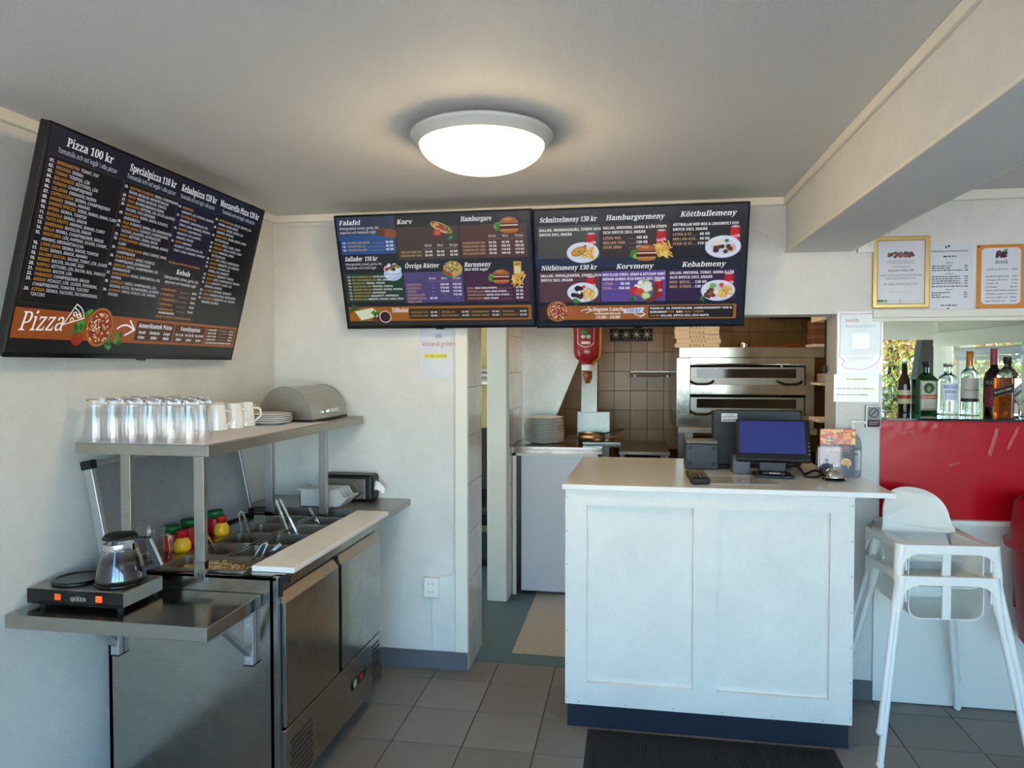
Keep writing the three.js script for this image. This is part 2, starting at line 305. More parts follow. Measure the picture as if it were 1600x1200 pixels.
// ---------------------------------------------------------------- menu screens
const blob = (x, cx, cy, r, col, n = 9, j = 0.25) => { x.fillStyle = col; x.beginPath(); for (let i = 0; i <= n; i++) { const a = i / n * Math.PI * 2, q = r * (1 + (rnd() - 0.5) * j); x[i ? 'lineTo' : 'moveTo'](cx + Math.cos(a) * q, cy + Math.sin(a) * q * 0.9); } x.fill(); };
const ell = (x, cx, cy, a, b, col, rot = 0) => { x.fillStyle = col; x.beginPath(); x.ellipse(cx, cy, a, b, rot, 0, 7); x.fill(); };
const food = {
  burger(x, cx, cy, s) {
    for (let i = 0; i < 9; i++) blob(x, cx - s * (0.75 + 0.3 * rnd()), cy + s * rr(-0.1, 0.35), s * 0.2, ['#4f9a2f', '#76bb45', '#3c7d24'][i % 3]);
    ell(x, cx, cy + s * 0.46, s * 0.72, s * 0.2, '#b06a2c'); x.fillStyle = '#c98442'; x.fillRect(cx - s * 0.72, cy + s * 0.3, s * 1.44, s * 0.16);
    x.fillStyle = '#3a1c10'; x.fillRect(cx - s * 0.76, cy + s * 0.12, s * 1.52, s * 0.2); x.fillStyle = '#b23a20'; x.fillRect(cx - s * 0.7, cy + s * 0.06, s * 1.4, s * 0.07);
    x.fillStyle = '#e9e4d0'; x.fillRect(cx - s * 0.7, cy - s * 0.03, s * 1.4, s * 0.09); x.fillStyle = '#2d1a10'; x.fillRect(cx - s * 0.72, cy - s * 0.14, s * 1.44, s * 0.12);
    x.fillStyle = '#a4602a'; x.beginPath(); x.ellipse(cx, cy - s * 0.12, s * 0.74, s * 0.52, 0, Math.PI, 0); x.fill(); ell(x, cx - s * 0.1, cy - s * 0.42, s * 0.35, s * 0.1, '#c98a4d');
  },
  fries(x, cx, cy, s, n = 26) { x.lineCap = 'round'; for (let i = 0; i < n; i++) { const a = rr(0, 3.14), l = s * rr(0.3, 0.6), px = cx + rr(-0.5, 0.5) * s, py = cy + rr(-0.4, 0.4) * s; x.strokeStyle = ['#e9bc4c', '#f3d071', '#d29a34'][i % 3]; x.lineWidth = s * 0.1; x.beginPath(); x.moveTo(px - Math.cos(a) * l / 2, py - Math.sin(a) * l / 2); x.lineTo(px + Math.cos(a) * l / 2, py + Math.sin(a) * l / 2); x.stroke(); } },
  can(x, px, py, w, h) { x.fillStyle = '#c4121d'; x.beginPath(); x.roundRect(px, py, w, h, w * 0.15); x.fill(); ell(x, px + w / 2, py + 3, w * 0.42, w * 0.1, '#c9c9cc'); x.fillStyle = '#8e0d16'; x.fillRect(px + w * 0.82, py + w * 0.15, w * 0.14, h - w * 0.3); x.save(); x.translate(px + w * 0.5, py + h * 0.66); x.rotate(-0.15); fit(x, 'Coca-Cola', 0, 0, w * 1.0, w * 0.42, 'italic bold', '#fff', 'serif', 'center'); x.restore(); },
  plate(x, cx, cy, s, kind) {
    ell(x, cx, cy, s, s * 0.66, '#b9c4e2'); ell(x, cx, cy - s * 0.02, s * 0.96, s * 0.62, '#dfe6f6'); ell(x, cx, cy, s * 0.72, s * 0.46, '#cdd6ec');
    if (kind !== 'balls') food.fries(x, cx + s * 0.35, cy + s * 0.05, s * 0.75, 30);
    if (kind === 'schnitzel') { ell(x, cx - s * 0.25, cy - s * 0.08, s * 0.5, s * 0.27, '#b8771f', -0.35); ell(x, cx - s * 0.27, cy - s * 0.1, s * 0.42, s * 0.2, '#d4953a', -0.35); blob(x, cx - s * 0.2, cy - s * 0.05, s * 0.09, '#4c8a2a'); blob(x, cx + s * 0.15, cy - s * 0.4, s * 0.1, '#c33'); }
    if (kind === 'beef') { for (let i = 0; i < 9; i++) blob(x, cx - s * rr(0.1, 0.6), cy + s * rr(-0.3, 0.3), s * 0.17, ['#2c1a14', '#432820', '#1d120e'][i % 3]); blob(x, cx - s * 0.22, cy, s * 0.12, '#f1efe6'); blob(x, cx + s * 0.1, cy - s * 0.38, s * 0.1, '#c33'); blob(x, cx - s * 0.5, cy + s * 0.5, s * 0.14, '#3f8a2c'); }
    if (kind === 'balls') { blob(x, cx - s * 0.25, cy - s * 0.15, s * 0.3, '#e8e2c4'); blob(x, cx + s * 0.45, cy + s * 0.1, s * 0.3, '#d9b79c'); for (let i = 0; i < 9; i++) ell(x, cx + s * rr(-0.5, 0.45), cy + s * rr(-0.15, 0.3), s * 0.13, s * 0.12, ['#4a2418', '#5e3120', '#3a1a12'][i % 3]); blob(x, cx + s * 0.2, cy - s * 0.35, s * 0.12, '#3f7a2c'); }
    if (kind === 'kebab') { for (let i = 0; i < 10; i++) blob(x, cx - s * rr(0.15, 0.7), cy + s * rr(-0.1, 0.4), s * 0.14, ['#6b3a20', '#8a5230', '#4f2a18'][i % 3]); blob(x, cx - s * 0.1, cy + s * 0.1, s * 0.16, '#eeeae4'); blob(x, cx - s * 0.3, cy - s * 0.3, s * 0.2, '#7db04a'); blob(x, cx + s * 0.2, cy - s * 0.35, s * 0.14, '#d4452a'); }
  },
  pizza(x, cx, cy, a, b) { ell(x, cx, cy, a, b, '#7a4a22'); ell(x, cx, cy, a * 0.95, b * 0.95, '#b5783a'); ell(x, cx, cy, a * 0.86, b * 0.88, '#8d3320'); for (let i = 0; i < 170; i++) { const t = rr(0, 6.28), q = Math.sqrt(rnd()) * 0.84; blob(x, cx + Math.cos(t) * q * a, cy + Math.sin(t) * q * b, a * rr(0.035, 0.08), ['#e3d0a0', '#d8b878', '#a8372a', '#3f2a20', '#efe2bd', '#b9862f'][i % 6], 7, 0.6); } },
  leaf(x, cx, cy, s) { for (let i = 0; i < 6; i++) { ell(x, cx + rr(-0.5, 0.5) * s, cy + rr(-0.5, 0.5) * s, s * 0.42, s * 0.2, ['#2f7a2a', '#469a3a', '#1f5a1e'][i % 3], rr(0, 3)); } },
};
const arrow = (x, pts, w) => { x.strokeStyle = '#f3f3f6'; x.lineWidth = w; x.lineCap = 'round'; x.beginPath(); x.moveTo(pts[0], pts[1]); x.quadraticCurveTo(pts[2], pts[3], pts[4], pts[5]); x.stroke(); x.beginPath(); x.moveTo(pts[4] - w * 4, pts[5] - w * 5); x.lineTo(pts[4] + w, pts[5]); x.lineTo(pts[4] - w * 6, pts[5] + w * 3.5); x.stroke(); };
const panel = (x, px, py, w, h, fill, stroke) => { x.fillStyle = fill; x.beginPath(); x.roundRect(px, py, w, h, 8); x.fill(); if (stroke) { x.strokeStyle = stroke; x.lineWidth = 2.5; x.stroke(); } };
const HEAD = 'italic bold', OR = '#c98d3a', WH = '#f0f1f6';

const pizzaMenu = canvasTex(2048, 1160, (x, W, H) => {
  x.fillStyle = '#14151b'; x.fillRect(0, 0, W, H); x.fillStyle = '#191d2b'; x.fillRect(0, 0, W, 150);
  const heads = [['Pizza 100 kr', 275, 60], ['Specialpizza 110 kr', 785, 58], ['Kebabpizza 120 kr', 1245, 58], ['Mozzarella Pizza 120 kr', 1745, 58]];
  heads.forEach(([s, px, sz], i) => { fit(x, s, px, 78, [330, 420, 390, 520][i], sz, 'bold', WH, 'serif', 'center'); fit(x, 'Tomatsås och ost ingår i alla pizzor', px, 122, [420, 440, 380, 440][i], 34, '', '#c9cede', 'sans-serif', 'center'); });
  panel(x, 18, 142, 526, 756, '#11131a', '#4a4438'); panel(x, 552, 142, 488, 756, '#12141b', '#4a4438'); panel(x, 1048, 142, 404, 420, '#15152c', '#3a3850'); panel(x, 1460, 142, 572, 780, '#0d0e12', '#2a2a2a'); panel(x, 1048, 690, 404, 222, '#2a1a17', '#4a3028');
  const c1 = ['MARGARITHA|TOMAT, OST', 'VESUVIO|SKINKA', 'TONNO|TONFISK, LÖK', 'BOLOGNESE|KÖTTFÄRS, LÖK', 'FUNGHI|CHAMPINJONER', 'CALZONE|(INBAKAD) SKINKA', 'CAPRICCIOSA|SKINKA, CHAMPINJONER', 'HAWAII|SKINKA, ANANAS', 'HAWAII SPECIAL|SKINKA, ANANAS, BANAN, CURRY', 'OPERA|SKINKA, TONFISK', 'BUSSOLA|SKINKA, RÄKOR', 'TUTTI FRUTTI|ANANAS, BANAN, CURRY', 'MARINARA|MUSSLOR, RÄKOR', 'BELLA|SKINKA, CHAMPINJONER, RÄKOR', 'VEGITARIA|LÖK, PAPRIKA, OLIVER, CHAMP.,|ANANAS, KRONÄRTSKOCKA', 'LONG JOHN|SKINKA, RÄKOR, TONFISK', 'RODI|SKINKA, RÄKOR, ANANAS', 'SALAMI SPECIAL|SALAMI, TOMAT, LÖK, OLIVER', 'RIMINI|BACON, SALAMI, ÄGG', 'NAPOLI|KÖTTFÄRS, LÖK, BACON, ÄGG, TABASCO', 'PAESANA|BACON, LÖK', 'PARADISO|CHAMPINJONER, RÄKOR', 'AMIGO|FETAOST, LÖK, OLIVER, PEPERONI,|CHAMPINJONER, TOMATER, TZATZIKI', 'AZTEKA|SKINKA, TACOSÅS, TACOKRYDDMIX,|TZATZIKI'];
  const c2 = ['QUATTRO STAGIONI|SKINKA, CHAMPINJONER,|RÄKOR, MUSSLOR, KRONÄRTSKOCKA', 'HAVET|RÄKOR, MUSSLOR, TONFISK', 'TEFAT|(DUBBELINBAKAD) SKINKA', 'MEXIKANA|KÖTTFÄRS, LÖK, VITLÖK, JALAPEÑO,|TACOSÅS, TACO.KRYDDMIX', 'TROPICANA|SKINKA, RÄKOR, FLÄSKFILÉ,|GORGONZOLA', 'SILJA|FLÄSKFILÉ, SKINKA, LÖK, BEARNAISESÅS', 'SANTA MARIA|FLÄSKFILÉ, CHAMPINJONER,|TACOSÅS, JALAPEÑO, BEARNAISESÅS', 'DISCO|KÖTTFÄRS, SKINKA, RÄKOR', 'KYCKLINGPIZZA|KYCKLING, BANAN, ANANAS,|CURRY', 'CAPRICCIOSA SUPER|OXFILÉ, FLÄSKFILÉ, SKINKA,|CHAMPINJONER', 'BLACK & WHITE|OXFILÉ, FLÄSKFILÉ,|CHAMPINJONER, BEARNAISESÅS', 'BABYLON|OXFILÉ, CHAMPINJONER, LÖK,|BEARNAISESÅS', 'GORGONZOLA|OXFILÉ, GORGONZOLA, LÖK,|PAPRIKA', 'ACAPULCO|OXFILÉ, CHAMPINJONER, LÖK,|TACOSÅS, VITLÖK, TACOKRYDDMIX, JALAPEÑO', 'OLYMPOS|OXFILÉ, FETAOST, LÖK, PAPRIKA,|TZATZIKI'];
  const c3 = ['KEBABPIZZA||KEBABKÖTT, LÖK, PEPERONI, KEBABSÅS', 'VÄSTANÅSPECIAL||KEBABKÖTT, ISBERGSSALLAD, LÖK,|TOMAT, GURKA, KEBABSÅS, PEPERONI', 'KEBABINO|(HALVINBAKAD)|KEBABKÖTT, LÖK, JALAPEÑO,|KEBABSÅS, POMMES', 'VIKING|(INBAKAD)|KEBABKÖTT, ISBERGSSALLAD, LÖK,|TOMAT, GURKA, KEBABSÅS, PEPERONI'];
  const c4 = ['SUPER MARITIMA|VITLÖK, TOMATER, LÖK|PAPRIKA, OLIVER, BANAN', 'VALENCIA|RÄKOR, TONFISK, LÖK|KEBABSÅS, PEPERONI', 'SWEET LOVER|SALAMI, SKINKA, CHAMP.|RUCCOLASALLAD', 'MILANO|OXFILÉ, CHAMP., KAPRIS', 'ADRIATICO|PESTO, CAPRESE, TOMAT', 'ITALIA|PARMESAN, SKINKA|RUCCOLASALLAD', 'ALFA|KÖTT, OXFILÉ, CHAMPINJONER', 'MADRID|KEBABKÖTT, LÖK, KEBABSÅS', 'TERRANO|KYCKLING, LÖK|PAPRIKA, LÖK, KEBABKÖTT', 'PIEMONTE|KEBABKÖTT, TONFISK', 'ROCKY|OXFILÉ, CHAMPINJONER, TOMATER', 'TEXAS|KEBABKÖTT, CHAMP., LÖK|PEPERONI, KEBABSÅS', 'LAS VEGAS|PASTRAMI, KEBABKÖTT', 'PARMA|KRONÄRTSKOCKA, PARMASKINKA', 'STOCKHOLM|KEBABKÖTT, LÖK, TOMATER|KEBABSÅS, JALAPEÑO'];
  const col = (list, px, py, dy, sz, n0, maxw) => { let y = py, n = n0; list.forEach((s) => { const [a, ...b] = s.split('|'); fit(x, String(n).padStart(2, '0') + '.', px, y, 50, sz, 'bold', WH); fit(x, a, px + sz * 2, y, maxw, sz, 'bold', OR); x.font = 'bold ' + sz + 'px sans-serif'; const w = Math.min(maxw, x.measureText(a).width) + sz * 2.4; if (b[0]) fit(x, b[0], px + w, y, maxw - w + 20, sz, '', WH); b.slice(1).forEach((q) => { y += dy; fit(x, q, px + sz * 2, y, maxw - 30, sz, '', WH); }); y += dy; n++; }); };
  col(c1, 28, 178, 26.2, 23, 1, 508); col(c2, 562, 176, 25.2, 21.5, 25, 470); col(c3, 1058, 182, 28, 20, 40, 390); col(c4, 1470, 182, 28, 22, 44, 555);
  fit(x, 'VÄLJ MELLAN NÖTKÖTT OCH KYCKLING', 1075, 545, 340, 18, 'bold', OR);
  fit(x, 'Kebab', 1250, 608, 300, 46, 'bold', WH, 'serif', 'center'); fit(x, 'Isbergssallad, tomat, gurka, lök,', 1250, 645, 370, 26, '', WH, 'sans-serif', 'center'); fit(x, 'peperoni och kebabsås ingår', 1250, 676, 350, 26, '', WH, 'sans-serif', 'center');
  ['KEBAB I BRÖD|90 KR', 'KEBABRULLE|95 KR', 'TUNNBRÖDRULLE|95 KR', 'SKROVRULLE|95 KR', 'KEBABTALLRIK|110 KR'].forEach((s, i) => { const [a, b] = s.split('|'), y = 725 + i * 33; ell(x, 1068, y - 6, 3, 3, WH); fit(x, a, 1082, y, 165, 20, 'bold', OR); x.fillStyle = '#b9b3a8'; x.fillRect(1256, y - 3, 100, 2); fit(x, b, 1440, y, 74, 19, 'bold', WH, 'sans-serif', 'right'); });
  fit(x, '(POMMES/RIS/MOS)', 1082, 880, 160, 18, 'bold', WH); fit(x, 'VÄLJ MELLAN NÖTKÖTT, KYCKLING OCH FALAFEL', 1060, 906, 375, 17, 'bold', OR);
  x.fillStyle = '#99501f'; x.fillRect(0, 925, W, 160); x.fillStyle = '#17181c'; x.fillRect(0, 1085, W, 75);
  x.save(); x.translate(40, 1045); x.rotate(-0.04); fit(x, 'Pizza', 0, 0, 290, 140, 'italic', '#fff', 'serif'); x.restore();
  x.save(); x.translate(-75, -30); x.strokeStyle = '#fff'; x.lineWidth = 6; x.beginPath(); x.moveTo(400, 1030); x.lineTo(470, 910); x.quadraticCurveTo(530, 930, 540, 985); x.closePath(); x.stroke(); x.beginPath(); x.moveTo(458, 930); x.quadraticCurveTo(512, 950, 522, 992); x.stroke(); for (const [p, q] of [[470, 965], [498, 975], [455, 1000]]) { x.beginPath(); x.arc(p, q, 11, 0, 7); x.stroke(); } x.restore();
  food.leaf(x, 505, 940, 60); food.leaf(x, 430, 1015, 60); food.leaf(x, 480, 990, 40); food.pizza(x, 600, 1000, 108, 118); ell(x, 445, 1075, 42, 40, '#a52a1e'); food.leaf(x, 445, 1051, 18); food.leaf(x, 770, 1065, 60); food.leaf(x, 690, 1095, 50);
  arrow(x, [745, 1000, 810, 950, 885, 1000], 11);
  panel(x, 905, 940, 375, 130, '#4a2a16', '#a8622e'); panel(x, 1288, 940, 350, 130, '#4a2a16', '#a8622e'); panel(x, 1646, 940, 380, 130, '#4a2a16', '#a8622e');
  fit(x, 'Amerikansk Pizza', 1092, 984, 330, 40, 'bold', WH, 'sans-serif', 'center'); ['Small|150kr', 'Medium|200kr', 'Large|300kr'].forEach((t, i) => t.split('|').forEach((q, k) => fit(x, q, 970 + i * 122, 1022 + k * 33, 110, 25, 'bold', WH, 'sans-serif', 'center')));
  fit(x, 'Familjepizza', 1463, 984, 250, 38, 'bold', WH, 'sans-serif', 'center'); ['Nr 1-24|200kr', 'Nr 25-40|220kr', 'Nr 41-58|260kr'].forEach((t, i) => t.split('|').forEach((q, k) => fit(x, q, 1350 + i * 113, 1022 + k * 33, 105, 24, 'bold', WH, 'sans-serif', 'center')));
  for (let i = 0; i < 4; i++) { const y = 962 + i * 24; ell(x, 1664, y, 3, 3, WH); greek(x, 1676, y - 6, 110, 10, '#d8d2c8'); x.fillStyle = '#cfc4b8'; x.fillRect(1810, y - 1, 110, 2); greek(x, 1950, y - 6, 55, 10, '#d8d2c8'); } greek(x, 1664, 1053, 340, 9, '#e6e2dc');
});
const dishMenu = canvasTex(1600, 928, (x, W, H) => {
  const g = '#22242c'; x.fillStyle = g; x.fillRect(0, 0, W, H); x.fillStyle = '#3b4056'; x.fillRect(0, 0, 500, 200); x.fillStyle = '#2a2623'; x.fillRect(500, 0, 1100, 160);
  panel(x, 20, 150, 470, 160, '#2d548f'); panel(x, 500, 96, 520, 270, '#4a3b33'); panel(x, 1030, 96, 540, 270, '#57382e'); panel(x, 20, 470, 500, 250, '#25402f'); panel(x, 530, 470, 500, 260, '#54457c'); panel(x, 1040, 480, 530, 250, '#4a2540');
  const h = (s, px, py, w = 400) => fit(x, s, px, py, w, 52, HEAD, '#fff', 'serif');
  h('Falafel', 22, 66); fit(x, 'Isbergssallad, tomat, gurka, lök,', 24, 104, 340, 29, '', '#e8eaf4'); fit(x, 'peperoni och kebabsås ingår', 24, 138, 310, 29, '', '#e8eaf4');
  ell(x, 400, 130, 44, 32, '#7a4527'); ell(x, 450, 145, 52, 38, '#91552f'); ell(x, 375, 140, 30, 24, '#6a3a20');
  const row = (n, a, b, px, y, w, x2) => { fit(x, n, px, y, 40, 24, 'bold', '#dfe4f0'); fit(x, a, px + 44, y, w, 24, 'bold', '#c9a867'); x.fillStyle = '#aab3c8'; x.fillRect(px + w + 60, y - 4, x2 - px - w - 140, 2); fit(x, b, x2, y, 70, 25, 'bold', '#fff', 'sans-serif', 'right'); };
  row('64.', 'FALAFEL MED BRÖD', '90 KR', 34, 222, 190, 470); row('65.', 'FALAFELRULLE', '95 KR', 34, 252, 150, 470); row('66.', 'FALAFELTALLRIK', '95 KR', 34, 282, 165, 470);
  h('Sallader  110 kr', 38, 366, 280); fit(x, 'Isbergssallad, tomat, gurka, lök,', 38, 402, 320, 28, '', '#e8eaf4'); fit(x, 'kebabsås och bröd ingår', 44, 434, 260, 28, '', '#e8eaf4');
  ell(x, 440, 480, 78, 60, '#b9c6ea'); ell(x, 440, 440, 76, 36, '#dfe6f8'); for (let i = 0; i < 16; i++) blob(x, 440 + rr(-60, 60), 428 + rr(-26, 14), 17, ['#5f9a3a', '#3c2a3a', '#d9dce6', '#a8402c'][i % 4]);
  ['67.|KYCKLINGSALLAD|KYCKLING, ANANAS', '68.|OST- OCH SKINKSALLAD|OST, SKINKA', '69.|RÄKSALLAD|RÄKOR, CITRON', '70.|TONFISKSALLAD|TONFISK, CITRON', '71.|GREKISK SALLAD|FETAOST, OLIVER, PAPRIKA', '72.|FALAFELSALLAD|PEPPERONI', '73.|KEBABSALLAD|KEBABKÖTT, PEPPERONI', '74.|MIXSALLAD|KEBABKÖTT, KYCKLING, SKINKA, RÄKOR'].forEach((s, i) => { const [n, a, b] = s.split('|'), y = 508 + i * 27.5; fit(x, n, 42, y, 36, 21, 'bold', '#dfe4f0'); x.font = 'bold 21px sans-serif'; const w = Math.min(210, x.measureText(a).width); fit(x, a, 78, y, 210, 21, 'bold', '#c2a468'); fit(x, b, 86 + w, y, 510 - 86 - w, 21, 'bold', '#eef0f4'); });
  h('Korv', 512, 72); x.save(); x.translate(880, 110); x.rotate(0.45); ell(x, 0, 0, 96, 34, '#d2a86a'); ell(x, 0, -6, 88, 20, '#8a3f22'); for (let i = 0; i < 12; i++) blob(x, rr(-75, 75), rr(-14, 6), 10, ['#d9b04a', '#7da24a', '#c64a2c'][i % 3]); x.restore(); ell(x, 842, 152, 34, 28, '#b52c22'); ell(x, 846, 150, 22, 18, '#d8604c'); food.leaf(x, 960, 175, 44);
  const cols = (px, y, list, xs, first) => { xs.forEach((q, i) => fit(x, ['Bröd', 'Mos', 'Strips'][i], q, y, 80, 27, '', '#e6e2dc', 'sans-serif', 'center')); x.fillStyle = '#a59a8e'; x.fillRect(xs[0] - 40, y + 14, xs[2] - xs[0] + 80, 2); list.forEach((s, k) => { const [a, ...v] = s.split('|'); fit(x, a, px, y + 50 + k * 29, first, 23, 'bold', '#c2a272'); v.forEach((q, i) => fit(x, q, xs[i], y + 50 + k * 29, 74, 24, 'bold', '#fff', 'sans-serif', 'center')); }); };
  cols(526, 262, ['GRILLAD KORV 70G|30 KR|60 KR|65 KR', 'RAMSEKORV 100G|50 KR|80 KR|85 KR'], [760, 860, 970], 175);
  h('Hamburgare', 1040, 66, 250); food.burger(x, 1430, 105, 100); cols(1046, 200, ['HAMBURGARE 90G|55 KR|80 KR|85 KR', 'HAMBURGARE 150G|70 KR|100 KR|100 KR', 'HAMBURGARE 250G|90 KR|110 KR|110 KR', 'KYCKLINGBURGARE|70 KR|100 KR|100 KR'], [1290, 1395, 1505], 185);
  h('Övriga Rätter', 545, 436, 290); ell(x, 950, 450, 80, 66, '#c9a35a'); for (let i = 0; i < 30; i++) blob(x, 950 + rr(-66, 56), 440 + rr(-46, 34), 11, ['#d8c48a', '#8c6a34', '#6a8a3a'][i % 3]); ell(x, 905, 492, 48, 20, '#3f8a3a', 0.5); ell(x, 905, 484, 40, 13, '#b53a2a', 0.5);
  cols(548, 536, ['RÖDSPÄTTA|-|100 KR|100 KR', 'SCHNITZEL|-|110 KR|110 KR', 'LÖVBIT|-|110 KR|110 KR', 'TACOTALLRIK|-|-|110 KR', 'TUNNBRÖDSRULLE|80 KR|-|-', 'SMALKORV'], [770, 870, 975], 165);
  h('Barnmeny', 1044, 436, 220); fit(x, '20cl MER ingår', 1046, 468, 200, 28, 'bold', '#fff'); food.burger(x, 1345, 520, 92); food.fries(x, 1490, 545, 100); x.fillStyle = '#d8a53a'; x.fillRect(1450, 400, 62, 120); x.fillStyle = '#e8d9a0'; x.fillRect(1456, 440, 50, 60); fit(x, 'MER', 1481, 430, 54, 22, 'bold', '#2a5a2a', 'sans-serif', 'center');
  ['KORV|MED MOS/STRIPS|55 KR', 'KÖTTBULLAR|MED MOS/STRIPS|55 KR', 'HAMBURGARE|BRÖD OCH STRIPS|60 KR', 'CHICKYBITS|MED STRIPS|50 KR'].forEach((s, i) => { const [a, b, c] = s.split('|'), y = 622 + i * 29; x.font = 'bold 22px sans-serif'; const w = x.measureText(a).width; fit(x, a, 1058, y, 200, 22, 'bold', '#c2a272'); fit(x, b, 1066 + w, y, 210, 22, 'bold', '#fff'); x.fillStyle = '#b5a5ae'; x.fillRect(1300 + (i % 2) * 40, y - 4, 130 - (i % 2) * 40, 2); fit(x, c, 1520, y, 70, 23, 'bold', '#fff', 'sans-serif', 'right'); });
  x.fillStyle = '#a3651f'; x.fillRect(20, 762, 1560, 125); x.fillStyle = '#2c2c2e'; x.fillRect(0, 890, W, 38);
  x.fillStyle = '#dfe8c8'; x.beginPath(); x.moveTo(70, 800); x.lineTo(230, 770); x.lineTo(300, 840); x.lineTo(120, 880); x.fill(); food.leaf(x, 250, 805, 50); x.strokeStyle = '#3a5a34'; x.lineWidth = 8; for (let i = 0; i < 6; i++) { x.beginPath(); x.moveTo(20, 810); x.lineTo(60 + i * 14, 735 + i * 6); x.stroke(); }
  ell(x, 250, 870, 34, 22, '#6b3424'); ell(x, 290, 862, 26, 20, '#5a2a1e'); ell(x, 335, 850, 52, 52, '#e6dfe2'); ell(x, 335, 850, 45, 45, '#3a1a20');
  h('Tillbehör', 395, 812, 150); panel(x, 545, 782, 1010, 90, '#3a2c1c', '#7a5020'); [['STRIPS/MOS STOR', '40 KR', 'STRIPS/MOS LITEN', '30 KR', 560], ['RÄKSALLAD', '25 KR', 'BOSTONGURKA', '10 KR', 825], ['GURKMAJONNÄS', '10 KR', 'SKIVAD GURKA', '10 KR', 1080], ['OSTSKIVA', '10 KR', 'LINGONSYLT', '10 KR', 1340]].forEach(([a, b, c, d, px], i) => { fit(x, a, px, 822, 150, 21, 'bold', '#b8975e'); fit(x, b, px + 230 - (i === 3 ? 30 : 0), 822, 60, 22, 'bold', '#fff', 'sans-serif', 'right'); fit(x, c, px, 852, 150, 21, 'bold', '#b8975e'); fit(x, d, px + 230 - (i === 3 ? 30 : 0), 852, 60, 22, 'bold', '#fff', 'sans-serif', 'right'); if (i) { x.fillStyle = '#a0845a'; x.fillRect(px - 18, 792, 3, 70); } });
});
const mealMenu = canvasTex(1600, 928, (x, W, H) => {
  x.fillStyle = '#191b24'; x.fillRect(0, 0, W, H); x.fillStyle = '#222c44'; x.fillRect(0, 330, 820, 130); x.fillStyle = '#0e0e12'; x.fillRect(1080, 0, 520, 400);
  panel(x, 22, 120, 480, 260, '#474a41'); panel(x, 512, 118, 520, 262, '#3a2a24'); panel(x, 1040, 112, 520, 262, '#1a1614'); panel(x, 22, 490, 480, 250, '#573a3e'); panel(x, 512, 490, 500, 250, '#5e4796'); panel(x, 1022, 490, 520, 250, '#331f47');
  const h = (s, px, py) => fit(x, s, px, py, 440, 54, HEAD, '#fff', 'serif', 'center');
  h('Schnitzelmeny 130 kr', 260, 92); h('Hamburgermeny', 770, 90); h('Köttbullemeny', 1310, 82); h('Nötbitsmeny 130 kr', 258, 474); h('Korvmeny', 770, 474); h('Kebabmeny', 1290, 470);
  const d = (lines, px, py) => lines.forEach((s, i) => fit(x, s, px, py + i * 36, 480, 28, 'bold', '#fff'));
  d(['SALLAD, BEARNAISESÅS, STRIPS OCH', 'DRYCK 33CL INGÅR'], 34, 164); d(['SALLAD, DRESSING, GURKA & LÖK STRIPS', 'OCH DRYCK 33CL INGÅR'], 530, 160); d(['KÖTTBULLAR MED MOS & LINGONSYLT OCH', 'DRYCK 33CL INGÅR'], 1056, 152);
  d(['SALLAD, PERSILJESMÖR, STRIPS OCH', 'DRYCK 33CL INGÅR'], 34, 530); d(['MOS ELLER STRIPS, SENAP & KETCHUP SAMT', 'SKIVAD GURKA OCH DRYCK 33CL INGÅR'], 524, 530); d(['SALLAD, DRESSING, TOMAT, GURKA & LÖK', 'OCH DRYCK 33CL INGÅR'], 1040, 526);
  const row = (a, b, px, y, x2) => { fit(x, a, px, y, 170, 28, 'bold', '#d5a878'); x.fillStyle = '#b5aaa0'; x.fillRect(x2 - 145, y - 4, 60, 2); fit(x, b, x2, y, 90, 28, 'bold', '#fff', 'sans-serif', 'right'); };
  [['LITEN 90G', '105 KR'], ['MELLAN 150G', '120 KR'], ['STOR 200G', '130 KR']].forEach(([a, b], i) => row(a, b, 530, 240 + i * 36, 870)); [['LITEN 6 ST', '80 KR'], ['MELLAN 8 ST', '90 KR'], ['STOR 12 ST', '110 KR']].forEach(([a, b], i) => row(a, b, 1056, 226 + i * 36, 1330)); [['LITEN', '80 KR'], ['STOR', '100 KR']].forEach(([a, b], i) => row(a, b, 524, 604 + i * 36, 736)); [['MED  BRÖD', '120 KR'], ['MED  STRIPS', '130 KR']].forEach(([a, b], i) => row(a, b, 1040, 600 + i * 36, 1320));
  food.can(x, 404, 186, 70, 130); food.plate(x, 372, 338, 126, 'schnitzel'); food.can(x, 936, 176, 72, 130); food.fries(x, 980, 330, 110, 40); food.burger(x, 860, 350, 100); food.can(x, 1480, 164, 70, 130); food.plate(x, 1430, 320, 132, 'balls');
  food.can(x, 398, 530, 70, 130); food.plate(x, 366, 660, 124, 'beef'); food.can(x, 920, 570, 66, 140); for (let i = 0; i < 16; i++) blob(x, 840 + rr(-60, 50), 630 + rr(-50, 40), 26, ['#e9eee0', '#dfe6d2', '#9cc070'][i % 3]); ell(x, 770, 650, 36, 32, '#c0281f'); ell(x, 812, 665, 36, 32, '#cf4a3a'); ell(x, 860, 695, 38, 32, '#7db34f'); ell(x, 860, 695, 28, 23, '#cfe0a8'); x.strokeStyle = '#6a3420'; x.lineWidth = 36; x.lineCap = 'round'; x.beginPath(); x.moveTo(880, 735); x.quadraticCurveTo(960, 720, 930, 610); x.stroke(); food.leaf(x, 760, 725, 40);
  food.can(x, 1450, 524, 70, 130); food.plate(x, 1406, 662, 128, 'kebab'); food.leaf(x, 1290, 730, 34); food.leaf(x, 320, 745, 36);
  x.fillStyle = '#a05f22'; x.fillRect(20, 770, 1530, 118); x.fillStyle = '#14161e'; x.fillRect(0, 890, W, 38); x.fillStyle = '#3a2016'; x.fillRect(20, 770, 90, 118);
